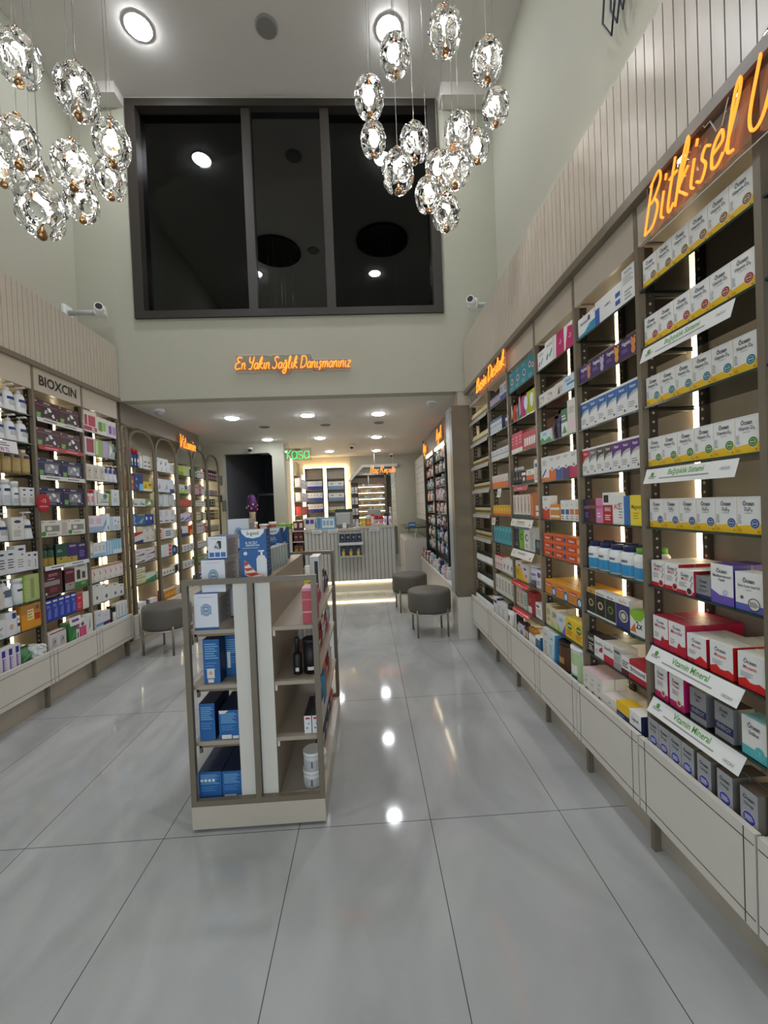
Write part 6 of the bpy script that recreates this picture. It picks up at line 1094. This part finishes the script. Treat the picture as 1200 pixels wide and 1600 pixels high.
t = thing('computer_monitor', 'second monitor turned away at the right end of the counter', 'monitor', (.12, 7.2, 1.115)); MB().rbox(-.12, 0, .06, .12, .03, .27, '9a9b98', .008).obj('housing', t); MB().box(-.03, .03, 0, .03, .06, .2, 'dg').obj('stand', t)
# hanging rack with pouches on the counter front
t = thing('hanging_rack', 'clear two tier product rack fixed to the counter front', 'rack', (-.49, 6.70, .62))
for z in (.0, .235): MB().box(0, 0, z, .40, .16, z+.008, 'b0afa8').obj('tray', t)
MB().box(0, .155, 0, .40, .165, .40, M_SLATC).obj('back', t); MB().box(0, -.004, .2, .40, .0, .245, 'd8d8d6').obj('price_rail', t); MB().box(0, -.004, .0, .40, .0, .03, 'b9b8b0').obj('front_lip', t)
for i in range(4): cp(C(.085, .14, .05, '23283c', [('o', .6, .6, .22, '8a90a0'), ('q', [(.1, .1), (.8, .3), (.6, .1)], '5a6a8a')], None, None, 'dark_pouch_box'), 'dark navy box in the upper rack tier, %s from left' % ORD[i], -.475+.093*i, .864, 6.72, 'dark navy boxes of the upper rack tier')
for i in range(3): cp(C(.1, .17, .05, '26303c', [('o', .5, .4, .3, 'c89a3a', 1.1), ('o', .55, .65, .2, '7a8a9a'), ('q', [(.2, .05), (.8, .05), (.5, .5)], 'e8c83a')], None, None, 'dark_pouch_box'), 'dark box with golden picture in the lower rack tier, %s from left' % ORD[i], -.465+.122*i, .629, 6.72, 'golden picture boxes of the lower rack tier')
for x, nm in ((-.93, 'left'), (-.66, 'middle'), (.03, 'right')): 
    o = MB().box(0, 0, 0, .16, .003, .06, 'dcdcdc').prints(.16, .06, [('l', .15, .2, .85, .8, 's', 2)]).obj('price_card', None, (x, 6.852, 1.02)); tag(o, 'small white price card on the counter edge, %s one' % nm, 'price card')

# ================================================================ LIT NICHES behind the counter
def niche(label, x0, x1, rows, tint):
    y = YN-.02
    t = thing('lit_niche', label, 'shelf', (x0, y-.16, 0)); w = x1-x0
    MB().box(0, .15, .9, w, .16, 2.36, M_BACK).obj('back_panel', t)
    for a, b in ((-.012, 0), (w, w+.012)): MB().box(a, 0, .9, b, .16, 2.372, M_TAUPE).obj('side', t)
    MB().box(0, 0, 2.36, w, .16, 2.372, M_TAUPE).obj('top', t)
    for a in (-.045, w+.018): MB().box(a, .12, .9, a+.027, .14, 2.40, M_LED).obj('light_strip', t)
    MB().box(-.045, .12, 2.385, w+.045, .14, 2.412, M_LED).obj('light_strip', t)
    for z in (1.06, 1.34, 1.60, 1.87, 2.12): MB().box(0, 0, z-.015, w, .15, z, M_TAUPE).obj('shelf', t)
    for z, (n, c1, c2, nm, h) in zip((1.06, 1.34, 1.60, 1.87), rows):
        for i in range(n):
            put(C((w-.03)/n-.004, h, .08, c1, [('r', 0, 0, 1, .42, c2), ('r', .3, .6, .7, .8, 's')], None, None, 'niche_carton'), '%s, %s from left, %s' % (nm, ORD[i], label.split(',')[0]), (x0+.015+i*(w-.03)/n, y-.14, z+.0006), 0, nm+' '+label.split(',')[0])
niche('left lit niche, glowing frame on the rear wall', -1.40, -1.00, [(4, 'c8c0b0', '9a8a70', 'beige pack', .17), (5, 'd0d0d8', '2a2a7a', 'white and navy pack', .2), (5, 'd0d4dc', '3a4a8a', 'white and blue pack', .2), (7, 'c4c8d8', '24308a', 'blue bottle pack', .2)], 0)
niche('right lit niche, glowing frame on the rear wall', -.90, -.50, [(4, 'b9b4b4', '8a8a9a', 'grey pack', .17), (5, 'c8c8a8', '8a8a3a', 'olive pack', .12), (2, 'd0d4cc', '6a86a8', 'wide pale pack', .18), (2, 'd0d4cc', '6a86a8', 'wide blue grey pack', .18)], 0)
# nook side shelves on the left
t = thing('nook_shelf', 'lit cream side shelving left of the niches', 'shelf', (-1.45, 8.05, 0))
MB().box(.0, .0, .9, .03, .03, 2.42, M_LED).obj('light_strip', t); MB().box(.0, 1.35, .9, .02, 1.37, 2.2, M_LED).obj('light_strip', t)
for z in (1.05, 1.32, 1.60, 1.88): MB().box(0, .12, z-.015, .14, 1.3, z, M_TAUPE).obj('shelf', t)
for j in range(2): MB().box(.0, .14+.25*j, 2.1, .08, .34+.25*j, 2.38, mat('6a6250')).obj('wall_box', t)
for zi, (z, c, nm) in enumerate(((1.05, 'b4b0ac', 'grey'), (1.32, 'a01c1c', 'red'), (1.60, 'b9b8c8', 'lilac grey'), (1.88, 'b4b4c8', 'bluish'))):
    for i in range(5): put(C(.17, .17, .1, c, [('r', .1, .5, .9, .8, 'ow' if c[0] != 'a' else 'r')], None, None, 'nook_carton'), '%s carton on the nook side shelf, %s from the front' % (nm, ORD[i]), (-1.31, 8.2+.21*i, z+.0006), PI/2, nm+' cartons on the nook side shelf')
# dark side shelf by the passage
t = thing('side_shelf', 'dark narrow shelf at the passage edge right of the niches', 'shelf', (-.36, YN-.16, 0))
MB().box(0, .15, .9, .17, .16, 2.0, mat('4a453c')).obj('back_panel', t)
for z in (1.0, 1.25, 1.5, 1.75, 2.0): MB().box(0, 0, z-.012, .17, .15, z, M_DARKM).obj('shelf', t)
for zi, z in enumerate((1.0, 1.25, 1.5, 1.75)):
    for i in range(2): put(C(.06, .15, .07, ('b9bcc0', 'd0ccc8')[i], [('r', .2, .2, .8, .5, 's')], None, None, 'shelf_carton'), 'pale carton on the %s shelf of the dark narrow unit, %s one' % (ORD[3-zi], ('left', 'right')[i]), (-.35+.08*i, YN-.14, z+.0006), 0)

# ================================================================ DISPENSARY behind the bulkhead
t = thing('dispensary_cabinet', 'glowing two column medicine cabinet behind the bulkhead', 'cabinet', (-.40, 12.2, 0)); w = .95
MB().box(0, .3, .8, w, .32, 2.30, M_CREAM).obj('back_panel', t)
for x in (-.05, w): MB().box(x, -.02, .5, x+.05, .3, 2.42, M_TAUPE).obj('side', t)
MB().box(-.05, -.02, 2.36, w+.05, .3, 2.42, M_TAUPE).obj('top', t); MB().box(w/2-.01, 0, .5, w/2+.01, .28, 2.36, 'b9b9b4').obj('divider', t); MB().box(0, 0, .5, w, .3, .82, M_OFFW).obj('base', t)
DZ = [.95, 1.13, 1.31, 1.49, 1.67, 1.85, 2.03]
for z in DZ:
    MB().box(0, 0, z-.012, w, .28, z, 'b9b8b0').obj('shelf', t)
    MB().box(.02, .015, z-.026, w-.02, .03, z-.013, M_LED).obj('light_strip', t)
rd_ = random.Random(5); dc = [('3a4a44', 'dark green'), ('8a8f88', 'grey'), ('6a2a24', 'brown red'), ('c4c8c4', 'white'), ('2a3a5a', 'navy'), ('4a7a6a', 'teal green'), ('a04a2a', 'rust')]
for zi, z in enumerate(DZ):
    for colm in (0, 1):
        for i in range(8):
            c, cn = dc[rd_.randrange(7)]
            put(C(.048, .07+.03*rd_.random()//.01*.01, .1, c, [('r', .2, .3, .8, .6, 'ow')], None, None, 'drug_box'), '%s drug box, dispensary shelf %s, %s column, %s from left' % (cn, ORD[6-zi], ('left', 'right')[colm], ORD[i]), (-.38+colm*.475+i*.056, 12.23, z+.0006), 0)
# drawer columns and side counter at the rear right
def drawer_block(label, x, y0, y1, z0, z1, nc, nr):
    t = thing('drawer_cabinet', label, 'cabinet', (x, y1, 0), -PI/2); W = y1-y0
    MB().box(0, .012, z0, W, .28, z1, M_OFFW).obj('carcass', t)
    for i in range(nc):
        for j in range(nr):
            a, b = W*i/nc, W*(i+1)/nc; c, d = z0+(z1-z0)*j/nr, z0+(z1-z0)*(j+1)/nr
            o = MB().box(a+.004, 0, c+.004, b-.004, .014, d-.004, mat('c4c3bc')).obj('drawer', t)
            MB().box((a+b)/2-.03, -.008, (c+d)/2-.006, (a+b)/2+.03, 0, (c+d)/2+.006, M_CHROME).obj('handle', o)
drawer_block('tall pale drawer wall beyond the right pegboard shelves', 1.16, 7.95, 9.55, 1.12, 2.45, 6, 6)
drawer_block('pale drawer wall inside the passage at the right', .73, 10.2, 12.0, .9, 2.45, 6, 6)
t = thing('side_counter', 'glass topped side counter before the pale drawer wall', 'counter', (.72, 7.95, 0))
MB().box(.02, 0, .0, .42, 1.5, .78, M_OFFW).obj('cabinet_body', t); MB().box(0, -.03, .98, .44, 1.5, 1.0, M_SHELF, front=M_EDGE).obj('glass_top', t)
for y in (.0, 1.4): MB().box(.2, y, .78, .24, y+.04, .98, M_CHROME).obj('support', t)
for j in range(3): MB().box(.0, .1+.45*j, .1, .02, .5+.45*j, .74, mat('c9c8c0')).obj('door', t)
cp(C(.14, .09, .1, '3a5a8a', [('r', .1, .3, .9, .7, 'lb')], None, None, 'counter_carton'), 'blue box on the glass side counter', .80, 1.0, 8.0)

# ================================================================ REAR RIGHT PEGBOARD SHELVES
t = thing('pegboard_shelving', 'long white based shelving with hanging goods behind the pier', 'shelf', (1.12, 7.75, 0), -PI/2); Wp = 7.75-4.66
MB().box(0, .0-.12, 0, Wp, .2, .42, M_OFFW).obj('base_cabinet', t); MB().box(-.0, -.13, .42, Wp, .2, .44, M_WHITEP).obj('base_top', t)
MB().box(0, .2, .44, Wp, .215, 2.63, mat('5a5348')).obj('back_panel', t); MB().box(0, .0, 2.33, Wp, .02, ZLOW-.005, M_TAUPE).obj('fascia', t)
MB().box(-.03, -.01, .44, 0, .2, ZLOW-.005, M_DARKM).obj('end_post', t)
for x in (0.98, 2.0): MB().box(x, .0, .44, x+.03, .03, 2.33, M_DARKM).obj('post', t)
MB().box(.02, .03, 2.30, Wp-.02, .05, 2.325, M_LED).obj('light_strip', t)
PZ = [.66, .87, 1.08, 1.29, 1.50, 1.71, 1.92, 2.12]
for z in PZ: MB().box(0, .02, z-.01, Wp, .2, z, M_SHELF, front=M_EDGE).obj('glass_shelf', t)
FP = Frame(1.12, 7.75, -PI/2)
pk2 = [('9fb4bc', 'pale blue'), ('c8ccd0', 'white'), ('1f2f6a', 'navy'), ('7a1c24', 'dark red'), ('4a8a6a', 'green'), ('2a8aa0', 'turquoise'), ('b04a24', 'rust'), ('c8b8a0', 'beige'), ('22262a', 'black'), ('d0a0b0', 'pink')]
rp = random.Random(21)
for zi, z in enumerate([.441]+PZ):
    x = .05; i = 0
    while x < 2.42:
        c, cn = pk2[rp.randrange(10)]; w_ = rp.choice((.09, .11, .13)); h_ = rp.choice((.13, .16, .185)); kind = (i+zi) % 3
        P = [('r', .15, .55, .85, .75, 'ow'), ('l', .15, .12, .8, .45, 's', 3)]
        p = POUCH(w_, h_, .05, c, P, 'hanging_pack') if kind == 0 else C(w_, h_, .06, c, P, None, None, 'care_box') if kind == 1 else B(w_*.4, h_, c, 'ow', [(.2, .6, 'ow', .8)], .6, .2, 'care_bottle', False)
        put(p, '%s %s, %s pegboard shelf from the base, %s from the far end' % (cn, ('pack', 'box', 'bottle')[kind], ORD[zi], (ORD+['seventeenth', 'eighteenth', 'nineteenth', 'twentieth', 'twenty first', 'twenty second', 'twenty third', 'twenty fourth'])[i]), FP(x, .03 if zi else -.115, z+.0006), FP.rz)
        x += w_+.012; i += 1
neon('orange neon word on the pegboard fascia, farther one', 'Ağız', FP, .12, 2.39, .36, .16, .006, M_NEON, .2)
neon('orange neon word on the pegboard fascia, nearer the pier', 'Ayak', FP, 1.55, 2.39, .42, .16, .006, M_NEON, .2)
# small fittings on the stair wall
for x, z, w_, h_, nm in ((-2.62, 1.92, .07, .17, 'upper grey notice plate left of the stair opening'), (-2.64, 1.62, .07, .12, 'dark intercom box left of the stair opening'), (-2.57, 1.45, .07, .2, 'lower grey notice plate left of the stair opening')):
    o = MB().rbox(0, 0, 0, w_, .02, h_, mat('6a6c6a' if 'grey' in nm else '2a2c2c', .5), .003).obj('wall_plate', None, (x, 7.399, z)); tag(o, nm, 'wall plate')
